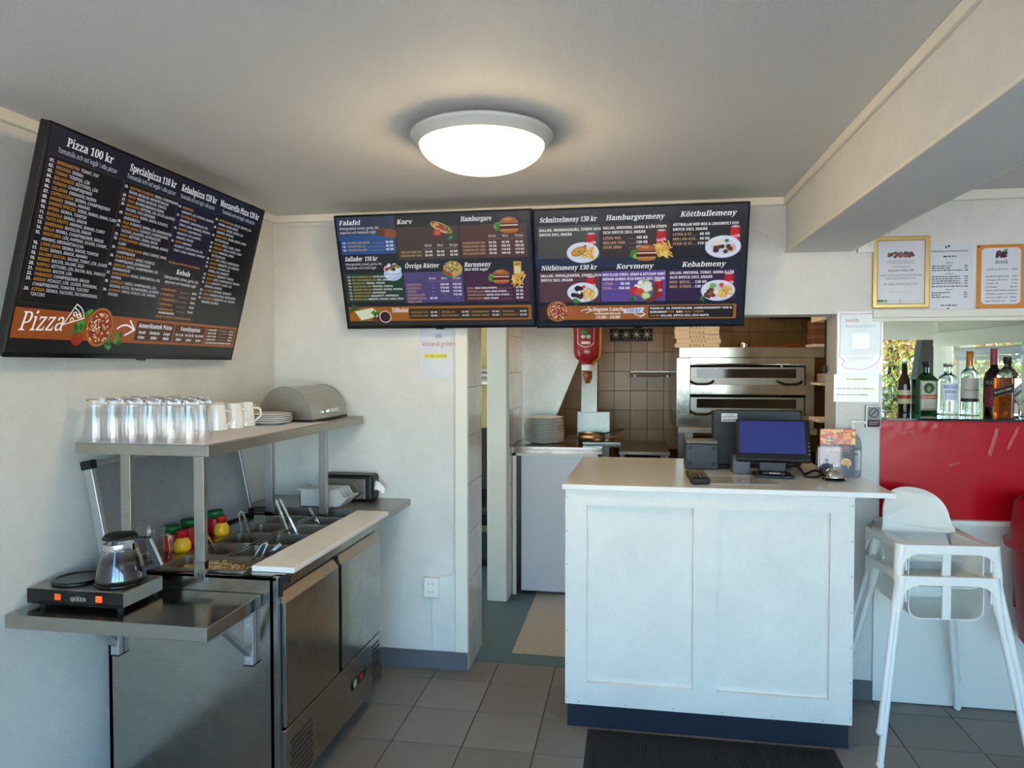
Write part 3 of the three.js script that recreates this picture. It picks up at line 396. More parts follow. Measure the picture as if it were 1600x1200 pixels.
  food.pizza(x, 160, 815, 88, 88); x.save(); x.translate(310, 830); x.rotate(0.3); x.fillStyle = '#b85a2c'; x.beginPath(); x.moveTo(-70, -20); x.lineTo(70, 16); x.lineTo(-50, 30); x.fill(); x.restore(); arrow(x, [350, 815, 390, 790, 430, 810], 6); arrow(x, [770, 840, 810, 870, 850, 850], 6);
  fit(x, 'Dagens Lunch', 560, 816, 240, 40, HEAD, '#fff', 'serif', 'center'); fit(x, 'VARDAGAR MELLAN', 560, 846, 220, 22, 'bold', '#fff', 'sans-serif', 'center'); fit(x, '11:00 - 14:00', 560, 880, 190, 34, HEAD, '#fff', 'serif', 'center');
  x.fillStyle = '#cfdcf4'; x.beginPath(); x.moveTo(680, 800); x.lineTo(850, 790); x.lineTo(836, 836); x.lineTo(690, 838); x.fill(); fit(x, '110 kr', 762, 828, 120, 36, HEAD, '#3a3f8a', 'serif', 'center');
  panel(x, 880, 778, 650, 102, '#221a12', '#b5834a'); fit(x, 'PIZZOR 01 - 24, KEBABTALLRIK, HAMBURGERMENY 150G &', 892, 808, 625, 24, 'bold', '#fff'); fit(x, 'KORVMENY', 892, 838, 160, 24, 'bold', '#fff'); fit(x, 'STOR', 1022, 838, 70, 24, 'bold', OR); fit(x, 'MED', 1094, 838, 60, 24, 'bold', '#fff'); fit(x, 'MOS / STRIPS', 1154, 838, 180, 24, 'bold', OR); fit(x, 'INGÅR', 892, 868, 80, 24, 'bold', OR); fit(x, 'SALLAD, DRYCK 33CL OCH KAFFE', 976, 868, 420, 24, 'bold', '#fff');
});
function screen(label, w, h, tex, pos, turn, tilt, glow) {
  const t = thing('menu_screen', label, 'screen', pos, 0, 'menu screens above the counter');
  t.rotation.set(tilt, turn, 0, 'YXZ');
  obj('casing', [bx(-w / 2, w / 2, 0, h, -0.035, -0.002, 0.004), bx(-w * 0.3, w * 0.3, h * 0.08, h * 0.55, -0.06, -0.03, 0.01)], M.blackPlastic, t);
  const bd = turn ? -0.13 : -0.15, b = 0.0075, s = face(w - 2 * b, h - 2 * b - 0.008); s.translate(0, h / 2 + 0.004, 0.0005);
  obj('display', s, new THREE.MeshStandardMaterial({ color: 0x050506, roughness: 0.22, emissive: 0xffffff, emissiveMap: tex, emissiveIntensity: glow }), t);
  obj('bezel', [bx(-w / 2, w / 2, 0, b + 0.008, -0.004, 0.003, 0.001), bx(-w / 2, w / 2, h - b, h, -0.004, 0.003, 0.001), bx(-w / 2, -w / 2 + b, 0, h, -0.004, 0.003, 0.001), bx(w / 2 - b, w / 2, 0, h, -0.004, 0.003, 0.001)], M.blackGloss, t);
  obj('sensor', bx(-0.02, 0.02, -0.006, 0.001, -0.012, 0.001, 0.001), M.blackGloss, t);
  obj('wall_bracket', [bx(-0.15, -0.11, h * 0.3, h * 0.72, -0.075, -0.03), bx(0.11, 0.15, h * 0.3, h * 0.72, -0.075, -0.03), bx(-0.15, 0.15, h * 0.48, h * 0.54, -0.075, -0.05), rod(V(-0.13, h * 0.55, -0.07), V(-0.13, h * 0.5, bd), 0.012), rod(V(0.13, h * 0.55, -0.07), V(0.13, h * 0.5, bd), 0.012), bx(-0.15, 0.15, h * 0.48, h * 0.52, bd - 0.005, bd + 0.01)], M.rubber, t);
  return t;
}
screen('large tilted screen with the pizza menu on the side wall', 1.212, 0.705, pizzaMenu, [-1.832, 1.595, -2.424], Math.PI / 2, 0.25, 0.8);
screen('tilted screen listing falafel, korv, hamburgare and sallader', 0.972, 0.565, dishMenu, [-0.948, 1.757, -3.45], 0, 0.3, 0.8);
screen('tilted screen listing schnitzel, hamburger and kebab meals with cola cans', 0.972, 0.565, mealMenu, [0.028, 1.753, -3.45], 0, 0.3, 0.85);

// ---------------------------------------------------------------- ceiling lamp
{
  const t = thing('ceiling_lamp', 'round white ceiling lamp with glowing glass bowl', 'lamp', [-0.5, CH, -2.36]);
  obj('base_plate', lathe([[0, 0], [0.2, 0], [0.2, -0.022], [0, -0.022]], 48), M.whitePaint, t);
  obj('rim', lathe([[0.198, -0.012], [0.236, -0.014], [0.24, -0.02], [0.238, -0.03], [0.212, -0.052], [0.206, -0.05], [0.2, -0.03], [0.198, -0.012]], 64), std(0xcfcfca, 0.5), t);
  const pr = []; for (let i = 0; i <= 14; i++) { const a = i / 14 * Math.PI / 2; pr.push([0.211 * Math.cos(a) + 0.0001, -0.046 - 0.093 * Math.sin(a)]); }
  obj('glass_bowl', lathe(pr.reverse(), 64), new THREE.MeshStandardMaterial({ color: 0xfff8e8, roughness: 0.3, emissive: 0xffe6b4, emissiveIntensity: 2.6 }), t);
  const l = new THREE.PointLight(0xffdfae, 2.2, 0, 2); l.position.set(0, -0.085, 0); l.castShadow = true; l.shadow.radius = 5; t.add(l);
}
// kitchen tube light above the oven line, hidden by the wall over the hatch
{
  const t = thing('tube_light', 'long fluorescent tube light on the kitchen ceiling', 'lamp', [0.3, 2.42, -5.0]);
  obj('housing', bx(-0.65, 0.65, -0.06, 0, -0.06, 0.06, 0.006), M.whitePaint, t);
  obj('tube', [rod(V(-0.6, -0.08, 0), V(0.6, -0.08, 0), 0.014)], new THREE.MeshStandardMaterial({ color: 0xffffff, emissive: 0xffe0b0, emissiveIntensity: 6 }), t);
  const l = new THREE.RectAreaLight(0xffce88, 42, 1.2, 0.05); l.position.set(0, -0.1, 0); l.rotation.x = -Math.PI / 2; t.add(l);
}

// ---------------------------------------------------------------- left side: prep fridge, shelves, coffee
function settle(t, x, y, z) { const p = V(x, y, z); t.children.forEach((c) => c.position.sub(p)); t.position.copy(p); return t; }   // parts written in room coordinates, group moved to its base
{
  const t = thing('prep_fridge', 'low stainless steel salad prep fridge with two doors and raised lid', 'fridge');
  const x0 = -1.81, x1 = -1.185, z0 = -3.15, z1 = -2.2, yb = 0.1, yt = 0.858;
  obj('cabinet', [bx(x0, x1 + 0.018, yb, yt, z1 - 0.015, z1, 0.002), bx(x0, x1 + 0.01, yb, yt, z0, z0 + 0.015), bx(x0, x0 + 0.015, yb, yt, z0, z1), bx(x0, x1 + 0.01, yb, yb + 0.015, z0, z1), bx(x0 + 0.01, x1, 0.66, 0.67, z0 + 0.01, z1 - 0.01), bx(x1 - 0.012, x1, yb, yt, z0, z1),
    bx(x0, -1.655, yt - 0.012, yt, z0, z1), bx(-1.302, x1 + 0.01, yt - 0.012, yt, z0, z1), bx(x0, x1, yt - 0.012, yt, z1 - 0.03, z1), bx(x0, x1, yt - 0.012, yt, z0, z0 + 0.03),
    ...[1, 2, 3, 4].map((k) => bx(-1.655, -1.302, yt - 0.01, yt - 0.002, z1 - 0.03 - 0.178 * k - 0.004, z1 - 0.03 - 0.178 * k + 0.004)), bx(x1, x1 + 0.022, 0.812, yt, z0, z1 - 0.016, 0.002)], M.steel, t);
  // doors with angled grip edge
  for (const [a, b] of [[-2.66, -2.22], [-3.135, -2.69]]) {
    const d = obj('door', [bx(x1, -1.15, 0.338, 0.765, a, b, 0.002)], M.steel, t); d.userData.label = 'steel fridge door';
    const s = poly([[0, 0], [0.035, 0], [0.012, 0.032], [0, 0.032]]), g = extr(s, b - a); g.translate(x1, 0.765, a);
    obj('grip', boxUV(g), M.steelDull, d);
  }
  obj('door_gap', bx(x1 + 0.001, -1.165, 0.335, 0.8, -2.69, -2.66), M.rubber, t); obj('door_gap', bx(x1 + 0.001, -1.168, 0.335, 0.8, -2.22, -2.205), M.rubber, t);
  obj('lower_panel', bx(x1, -1.152, yb, 0.33, z0, z1 - 0.016, 0.003), M.steel, t);
  const holes = []; for (let r = 0; r < 9; r++) for (let c = 0; c < 9; c++) { const zz = -2.255 - c * 0.019 - (r % 2) * 0.0095, yy = 0.115 + r * 0.019; if (yy - 0.1 < (zz + 2.47) * 1.6 + 0.1) holes.push(bx(-1.1525, -1.1515, yy, yy + 0.011, zz - 0.006, zz + 0.006)); }
  for (let r = 0; r < 9; r++) for (let c = 0; c < 5; c++) { const zz = -3.03 - c * 0.018 - (r % 2) * 0.009, yy = 0.13 + r * 0.02; holes.push(bx(-1.1525, -1.1515, yy, yy + 0.012, zz - 0.006, zz + 0.006)); }
  obj('vent_slots', holes, M.rubber, t).userData.label = 'dark punched vent slots';
  const cp = obj('control_panel', bx(-1.153, -1.147, 0.205, 0.245, -2.93, -2.79, 0.001), M.blackGloss, t);
  obj('thermostat_display', bx(-1.1475, -1.1465, 0.212, 0.24, -2.83, -2.8), std(0x9fb08a, 0.4), cp);
  obj('switch', bx(-1.1475, -1.145, 0.215, 0.238, -2.9, -2.87), M.capRed, cp);
  for (const [px, pz] of [[-1.75, -2.26], [-1.24, -2.26], [-1.75, -3.09], [-1.24, -3.09]]) obj('castor', [cyl(0.022, 0.022, 0.055, px, 0.045, pz, 14), (() => { const g = new THREE.CylinderGeometry(0.04, 0.04, 0.024, 18); g.rotateZ(Math.PI / 2); g.translate(px, 0.04, pz); return g; })()], M.rubber, t);
  obj('cutting_board', bx(-1.292, -1.135, 0.8585, 0.878, -3.21, -2.252, 0.003), M.board, t).userData.label = 'cream plastic cutting board along the front edge';
  obj('board_bracket', [bx(-1.19, -1.14, 0.835, 0.858, -2.235, -2.215), bx(-1.17, -1.16, 0.79, 0.84, -2.22, -2.21)], M.rubber, t);
  // lid leaning open against the wall
  const lid = obj('lid', (() => { const g = merge([bx(-0.012, 0.012, 0, 0.36, -0.47, 0.47, 0.004)]); g.rotateZ(0.2); g.translate(-1.803, 0.868, -2.665); return g; })(), M.lidSteel, t);
  lid.userData.label = 'raised steel lid leaning to the wall';
  obj('lid_edge', (() => { const g = merge([bx(-0.02, 0.014, 0, 0.37, 0.455, 0.475, 0.003), bx(-0.02, 0.014, 0, 0.37, -0.475, -0.455, 0.003), bx(-0.02, 0.014, 0.352, 0.37, -0.47, 0.47, 0.003)]); g.rotateZ(0.2); g.translate(-1.803, 0.868, -2.665); return g; })(), M.alu, lid);
  for (const cz of [0.448, -0.48]) obj('lid_corner', (() => { const g = bx(-0.024, 0.018, 0.345, 0.376, cz, cz + 0.032, 0.004); g.rotateZ(0.2); g.translate(-1.803, 0.868, -2.665); return g; })(), M.rubber, lid);
  for (const hz of [-3.14, -2.25]) obj('hinge', bx(-1.825, -1.785, 0.858, 0.89, hz, hz + 0.04, 0.004), M.rubber, t);
  settle(t, -1.48, 0, -2.675);
}
// gastronorm pans let into the top
function panGeo(w, d, h) {
  const o = rrect(w, d, 0.022), i = rrect(w - 0.022, d - 0.022, 0.018); o.holes.push(i);
  const rim = extr(o, 0.003); rim.rotateX(-Math.PI / 2);
  const ws = rrect(w - 0.02, d - 0.02, 0.02); ws.holes.push(rrect(w - 0.024, d - 0.024, 0.018)); const wall = extr(ws, h); wall.rotateX(-Math.PI / 2); wall.translate(0, -h, 0);
  const fl = extr(rrect(w - 0.022, d - 0.022, 0.018), 0.002); fl.rotateX(-Math.PI / 2); fl.translate(0, -h, 0);
  return merge([rim, wall, fl]);
}
{
  const big = panGeo(0.345, 0.172, 0.07), small = panGeo(0.17, 0.172, 0.07), yt = 0.8585;
  const food = [[0x6b2f1d, 'minced meat'], [0x2a1f2b, 'black olives'], [0x9a5a2e, 'tuna'], [0x54301e, 'mushrooms'], [0x8c6a3a, 'ham strips'], [0x3a2419, 'onion'], [0x75512f, 'pineapple'], [0x4c2b20, 'shrimps']];
  let k = 0;
  for (let r = 0; r < 5; r++) {
    const z = -2.23 - 0.178 * r - 0.089;
    const spots = r === 0 ? [[-1.478, big]] : [[-1.39, small], [-1.567, small]];
    for (const [x, g] of spots) {
      const p = obj('food_pan', g, M.steelDull); p.position.set(x, yt, z);
      tag(p, r === 0 ? 'long steel food pan holding grated cheese' : `small square food pan, ${['', 'next to the cheese pan', 'second past the cheese pan', 'third past the cheese pan', 'farthest from the cheese pan'][r]}, ${x > -1.45 ? 'by the cutting board' : 'by the shaker ledge'}`, 'food pan', 'steel food pans in the prep fridge');
      if (r > 0 && (r + (x > -1.45 ? 1 : 0)) % 2) { const [c] = food[k++ % 8], w = 0.138, n = 10, gg = new THREE.PlaneGeometry(w, 0.14, n, n); gg.rotateX(-Math.PI / 2); const q = gg.attributes.position; for (let i = 0; i < q.count; i++) q.setY(i, rr(-0.008, 0.008)); gg.computeVertexNormals();
        const base = bx(-w / 2, w / 2, -0.019, -0.006, -0.07, 0.07); const f = obj('pan_filling', [gg, base], std(c, 0.6)); f.position.set(x, yt - 0.05, z); f.userData.kind = 'stuff'; tag(f, `chopped topping in the small pan ${['', 'next to the cheese pan', 'second past the cheese pan', 'third past the cheese pan', 'farthest from the cheese pan'][r]}, ${x > -1.45 ? 'cutting board side' : 'shaker side'}`, 'food', 'toppings in the small pans'); }
    }
  }
  const shreds = []; for (let i = 0; i < 420; i++) { const a = rr(0, 3.14), x = rr(-0.14, 0.13), z = rr(-0.06, 0.06), y = 0.008 + rr(0, 0.04) * (1 - Math.abs(x) * 4), l = rr(0.012, 0.03); shreds.push(rod(V(x - Math.cos(a) * l / 2, y, z - Math.sin(a) * l / 2), V(x + Math.cos(a) * l / 2, y + rr(-0.006, 0.006), z + Math.sin(a) * l / 2), 0.0016, 4)); }
  shreds.push(bx(-0.15, 0.15, -0.018, 0.004, -0.068, 0.068));
  const ch = obj('grated_cheese', shreds, std(0xe3cf9a, 0.6)); ch.position.set(-1.478, yt - 0.05, -2.319); ch.userData.kind = 'stuff'; tag(ch, 'pale grated cheese in the long pan', 'cheese');
  // tongs standing in the pans
  const tongs = (x, y, z, lean, turn, len, label) => {
    const t = thing('tongs', label, 'tongs', [x, y, z], turn, 'steel tongs in the food pans'); t.rotation.set(0, turn, lean, 'YXZ');
    for (const s of [-1, 1]) obj('arm', [bar(V(s * 0.017, 0, 0), V(s * 0.009, len, 0), 0.004, 0.02), bar(V(s * 0.009, len, 0), V(0, len + 0.012, 0), 0.004, 0.02)], M.steelPolish, t);
  };
  tongs(-1.37, 0.805, -2.36, -0.5, 0.2, 0.13, 'short steel tongs leaning in the cheese pan');
  tongs(-1.43, 0.805, -2.86, 0.42, 0.1, 0.2, 'long bright steel tongs leaning in a middle pan');
  tongs(-1.585, 0.805, -2.52, 0.45, 0.5, 0.15, 'slim steel tongs beside the nearer yellow shaker');
  tongs(-1.57, 0.805, -2.72, 0.2, 0.4, 0.15, 'slim steel tongs beside the farther yellow shaker');
  const spoon = (x, z, lean, turn, label) => { const t = thing('serving_spoon', label, 'spoon', [x, 0.815, z]); t.rotation.set(0, turn, lean, 'YXZ'); obj('handle', bar(V(0, 0, 0), V(0, 0.13, 0), 0.011, 0.003), M.steelPolish, t); const b = new THREE.SphereGeometry(0.02, 14, 8); b.scale(1, 1.3, 0.35); b.translate(0, -0.012, 0); obj('bowl', b, M.steelPolish, t); };
  spoon(-1.4, -2.45, -0.9, 0.3, 'steel spoon lying across the pan behind the cheese'); spoon(-1.37, -3.0, 0.5, 0.2, 'steel spoon standing in the farthest pans');
  // spice shakers and glass jug on the back ledge
  const shaker = (x, z, red, label) => { const t = thing('spice_shaker', label, 'shaker', [x, 0.858, z], 0, 'spice shakers on the prep fridge');
    if (red) { obj('jar', lathe([[0, 0], [0.031, 0], [0.033, 0.004], [0.033, 0.06], [0.028, 0.066], [0, 0.066]], 24), M.capRed, t); obj('cap', lathe([[0, 0.066], [0.034, 0.066], [0.034, 0.09], [0.029, 0.096], [0, 0.097]], 24), M.green, t); }
    else { obj('jar', lathe([[0, 0], [0.026, 0], [0.031, 0.012], [0.031, 0.034], [0.02, 0.052], [0.018, 0.056], [0, 0.056]], 24), M.yellow, t); obj('cap', lathe([[0, 0.056], [0.021, 0.056], [0.021, 0.078], [0.019, 0.081], [0, 0.082]], 24), M.capRed, t); } };
  shaker(-1.748, -2.47, true, 'red shaker with green cap next to the glass jug'); shaker(-1.692, -2.452, false, 'squat yellow shaker with red cap near the glass jug'); shaker(-1.752, -2.585, true, 'red shaker with green cap half hidden by the shelf post');
  shaker(-1.748, -2.76, true, 'red shaker with green cap farthest from the jug'); shaker(-1.692, -2.715, false, 'squat yellow shaker with red cap beside the tongs');
  const jug = thing('glass_jug', 'clear straight glass jug with handle on prep fridge', 'jug', [-1.725, 0.858, -2.305]);
  obj('vessel', lathe([[0, 0], [0.05, 0], [0.052, 0.003], [0.054, 0.12], [0.051, 0.12], [0.049, 0.008], [0, 0.008]], 36), M.thinGlass, jug);
  obj('handle', tube([V(0.052, 0.1, 0), V(0.085, 0.1, 0.005), V(0.09, 0.05, 0.005), V(0.086, 0.015, 0.005)], 0.006), M.glass, jug);
}
// over-shelf on four posts
{
  const t = thing('over_shelf', 'stainless steel shelf on four posts above the prep fridge', 'shelf');
  obj('shelf_board', [bx(-1.872, -1.375, 1.268, 1.305, -3.51, -2.135, 0.002)], M.steelDull, t);
  for (const [x, z, y0] of [[-1.44, -2.188, 0.84], [-1.716, -2.188, 0.84], [-1.44, -3.162, 0.8], [-1.716, -3.162, 0.8]]) { const p = obj('post', [bx(x - 0.019, x + 0.019, y0, 1.27, z - 0.011, z + 0.011, 0.002)], M.steelDull, t); obj('bolt', (() => { const g = new THREE.CylinderGeometry(0.004, 0.004, 0.004, 8); g.rotateX(Math.PI / 2); g.translate(x, y0 + 0.025, z + 0.012); return g; })(), M.chrome, p); obj('post_foot', bx(x - 0.02, x + 0.02, y0 - 0.004, y0 + 0.07, z - 0.012, z + 0.0125, 0.002), M.steel, p); }
  settle(t, -1.62, 0.8, -2.68);
  const liner = obj('shelf_liner', bx(-1.865, -1.395, 1.3055, 1.3068, -3.12, -2.145), M.paperLiner); tag(liner, 'pale grey paper liner on the steel shelf', 'liner');
  // inverted tumblers in rows
  const gt = new THREE.Group(); gt.name = numbered('tumbler'); scene.add(gt);
  obj('wall', lathe([[0.0275, 0.128], [0.0275, 0.12], [0.031, 0.09], [0.0345, 0.05], [0.0348, 0.001], [0.034, 0], [0.033, 0.001], [0.0328, 0.05], [0.0293, 0.09], [0.0258, 0.12], [0.0258, 0.128]], 28), M.thinGlass, gt);
  obj('base', lathe([[0, 0.128], [0.0275, 0.128], [0.028, 0.132], [0.028, 0.144], [0.026, 0.148], [0, 0.147]], 28), M.glass, gt);
  tag(gt, 'clear glass tumbler in rows upside down on shelf', 'glass', 'tumblers on the shelf'); let first = true;
  const rowName = ['the row at the shelf end', 'the second row from the shelf end', 'the third row from the shelf end', 'the row beside the mugs'];
  for (const [n, z, row] of [[6, -2.185, 0], [6, -2.257, 1], [5, -2.329, 2], [4, -2.401, 3]]) for (let i = 0; i < n; i++) { const p = [-1.832 + i * 0.0715 + rr(-0.001, 0.001), 1.307, z]; const lab = `clear upside-down tumbler, ${['first', 'second', 'third', 'fourth', 'fifth', 'sixth'][i]} from the wall in ${rowName[row]}`; if (first) { gt.position.set(...p); gt.userData.label = lab; first = false; } else dup(gt, p, 0, lab); }
  // mugs
  const mug = thing('coffee_mug', 'white porcelain mug on the shelf liner', 'mug', [-1.655, 1.307, -2.63], 0.2, 'white mugs beside the tumblers');
  obj('cup', lathe([[0, 0], [0.04, 0], [0.042, 0.004], [0.034, 0.085], [0.032, 0.104], [0.0305, 0.105], [0.0295, 0.103], [0.031, 0.085], [0.038, 0.008], [0, 0.007]], 36), M.porcelain, mug);
  obj('handle', tube([V(0.034, 0.08, 0), V(0.06, 0.075, 0), V(0.064, 0.045, 0), V(0.038, 0.022, 0)], 0.005), M.porcelain, mug);
  mug.userData.label = 'white mug with handle, right beside the tumblers';
  for (const [x, z, r, l] of [[-1.645, -2.735, 0.25, 'white mug with handle, middle one of the outer three'], [-1.652, -2.84, 0.3, 'white mug with handle, next to the paper cup'], [-1.76, -2.66, 2.6, 'white mug against the wall behind the mug by the tumblers'], [-1.75, -2.78, 2.4, 'white mug against the wall behind the paper cup side mugs']]) dup(mug, [x, 1.307, z], r, l);
  const cup = thing('paper_cup', 'small patterned brown paper cup beside the plates', 'cup', [-1.708, 1.307, -2.965]);
  const cupTex = canvasTex(256, 128, (x) => { x.fillStyle = '#c9a36a'; x.fillRect(0, 0, 256, 128); for (let i = 0; i < 90; i++) blob(x, rnd() * 256, 20 + rnd() * 90, 6, ['#8a5f2c', '#e2c79a', '#a87c42'][i % 3]); x.fillStyle = '#f2efe8'; x.fillRect(0, 0, 256, 20); });
  obj('wall', lathe([[0.025, 0], [0.034, 0.085], [0.0325, 0.085], [0.024, 0.003], [0, 0.003], [0, 0], [0.025, 0]], 28), printMat(cupTex), cup); obj('rolled_rim', (() => { const g = new THREE.TorusGeometry(0.034, 0.0016, 8, 28); g.rotateX(Math.PI / 2); g.translate(0, 0.085, 0); return g; })(), M.paper, cup);
  const pl = obj('side_plate', lathe([[0, 0], [0.055, 0], [0.06, 0.003], [0.096, 0.013], [0.097, 0.015], [0.095, 0.016], [0.06, 0.006], [0, 0.005]], 48), M.porcelain); tag(pl, `small white plate, ${nth(0)} of the stack beside the bread bin`, 'plate', 'stacked plates on the shelf'); pl.position.set(-1.6, 1.307, -2.955);
  for (let i = 1; i < 5; i++) dup(pl, [-1.6 + rr(-0.002, 0.002), 1.307 + i * 0.0085, -2.955 + rr(-0.002, 0.002)], 0, `small white plate, ${nth(i, 5)} of the stack beside the bread bin`);
  // bread bin
  const b = thing('bread_bin', 'half-round brushed steel bread bin with roll top', 'bread bin', [-1.592, 1.306, -3.28]);
  const arc = (r, z) => { const s = new THREE.Shape(); s.moveTo(-r, 0); for (let i = 0; i <= 24; i++) { const a = Math.PI - i / 24 * Math.PI; s.lineTo(Math.cos(a) * r, Math.sin(a) * r * 1.22); } s.closePath(); return s; };
  const end = extr(arc(0.137), 0.004); const e2 = end.clone(); e2.translate(0, 0, 0.2); const e1 = end.clone(); e1.translate(0, 0, -0.204);
  obj('end_panel', e1, M.steelDull, b); obj('end_panel', e2, M.steelDull, b);
  const sh = arc(0.134); sh.holes.push(arc(0.1325)); const roll = extr(arc(0.1345), 0.4); roll.translate(0, 0, -0.2); obj('roll_top', boxUV(roll), std(0xbdb8ad, 0.28, 1, { map: brushTex }), b);
  obj('base', bx(-0.138, 0.138, 0, 0.012, -0.206, 0.206, 0.003), M.blackPlastic, b);
  obj('handle', [bx(0.132, 0.15, 0.035, 0.055, -0.07, 0.05, 0.004)], M.steelPolish, b);
}
// coffee shelf bracketed to the fridge
{
  const t = thing('bracket_shelf', 'stainless steel bracket shelf carrying the coffee warmer', 'shelf');
  obj('shelf_top', [bx(-1.91, -1.225, 0.757, 0.8, -2.196, -1.885, 0.002)], M.steel, t);
  for (const x of [-1.765, -1.262]) { const b = obj('bracket', [bx(x - 0.016, x + 0.016, 0.565, 0.757, -2.199, -2.175, 0.002), bx(x - 0.014, x + 0.014, 0.735, 0.757, -2.19, -1.93, 0.002), bar(V(x, 0.6, -2.18), V(x, 0.745, -2.02), 0.022, 0.016)], M.alu, t); for (const y of [0.585, 0.7]) obj('screw', (() => { const g = new THREE.CylinderGeometry(0.004, 0.004, 0.004, 8); g.rotateX(Math.PI / 2); g.translate(x, y, -2.174); return g; })(), M.chrome, b); obj('end_cap', bx(x - 0.017, x + 0.017, 0.561, 0.566, -2.199, -2.174), M.rubber, b); }
  settle(t, -1.55, 0.561, -2.04);
  const w = thing('coffee_warmer', 'low black and steel coffee warmer with two hotplates', 'coffee warmer');
  obj('housing', [bx(-1.895, -1.555, 0.814, 0.862, -2.145, -1.957, 0.003)], M.steelDull, w);
  for (const [x, z] of [[-1.85, -2.13], [-1.575, -2.13], [-1.85, -1.97], [-1.575, -1.97]]) obj('foot', cyl(0.01, 0.01, 0.016, x, 0.799, z, 12), M.rubber, w);
  const fp = obj('front_panel', bx(-1.895, -1.555, 0.814, 0.861, -1.957, -1.953, 0.001), M.blackGloss, w);
  const lt = canvasTex(256, 96, (x) => { x.fillStyle = '#0a0a0b'; x.fillRect(0, 0, 256, 96); fit(x, 'COFFEE', 128, 28, 120, 20, '', '#b8ac90', 'serif', 'center'); fit(x, 'QUEEN', 128, 76, 210, 56, 'bold', '#d6cdb4', 'serif', 'center'); });
  const lg = face(0.07, 0.026); lg.translate(-1.71, 0.838, -1.9525); obj('name_print', lg, printMat(lt, 0.3), fp).userData.label = 'QUEEN lettering';
  for (const x of [-1.782, -1.636]) obj('lit_switch', bx(x - 0.011, x + 0.011, 0.83, 0.85, -1.9535, -1.949, 0.002), new THREE.MeshStandardMaterial({ color: 0xd05a10, emissive: 0xff5a10, emissiveIntensity: x < -1.7 ? 0.35 : 0.9, roughness: 0.3 }), fp);
  for (const x of [-1.792, -1.636]) obj('hotplate', (() => { const g = lathe([[0, 0], [0.075, 0], [0.078, 0.004], [0.077, 0.011], [0.068, 0.013], [0.064, 0.009], [0, 0.009]], 48); g.translate(x, 0.862, -2.05); return g; })(), M.blackGloss, w);
  settle(w, -1.71, 0.799, -2.05);
  const p = thing('coffee_pot', 'glass coffee pot half full of black coffee on hotplate', 'coffee pot', [-1.636, 0.8712, -2.05], 0.3);
  obj('glass_body', lathe([[0, 0], [0.07, 0], [0.076, 0.006], [0.076, 0.016], [0.066, 0.06], [0.05, 0.11], [0.049, 0.125], [0.055, 0.14], [0.0535, 0.14], [0.0475, 0.125], [0.0485, 0.11], [0.0645, 0.06], [0.0745, 0.016], [0.0745, 0.007], [0.069, 0.0015], [0, 0.0015]], 44), M.thinGlass, p);
  obj('coffee', lathe([[0, 0.0022], [0.068, 0.0022], [0.0738, 0.008], [0.0738, 0.016], [0.0638, 0.06], [0.0585, 0.077], [0, 0.077]], 44), M.coffee, p).userData.label = 'black coffee';
  obj('metal_band', lathe([[0.0495, 0.104], [0.0512, 0.104], [0.0502, 0.124], [0.0492, 0.124], [0.0495, 0.104]], 44), M.steelPolish, p);
  obj('lid', lathe([[0, 0.138], [0.052, 0.138], [0.053, 0.142], [0.046, 0.152], [0.02, 0.156], [0, 0.156]], 36), M.blackPlastic, p);
  obj('handle', [bx(0.045, 0.085, 0.124, 0.14, -0.011, 0.011, 0.003), bar(V(0.08, 0.137, 0), V(0.118, 0.045, 0), 0.017, 0.022), bar(V(0.118, 0.05, 0), V(0.07, 0.036, 0), 0.012, 0.02)], M.blackPlastic, p);
  obj('handle_inlay', bar(V(0.091, 0.133, 0), V(0.127, 0.047, 0), 0.004, 0.016), M.alu, p);
}
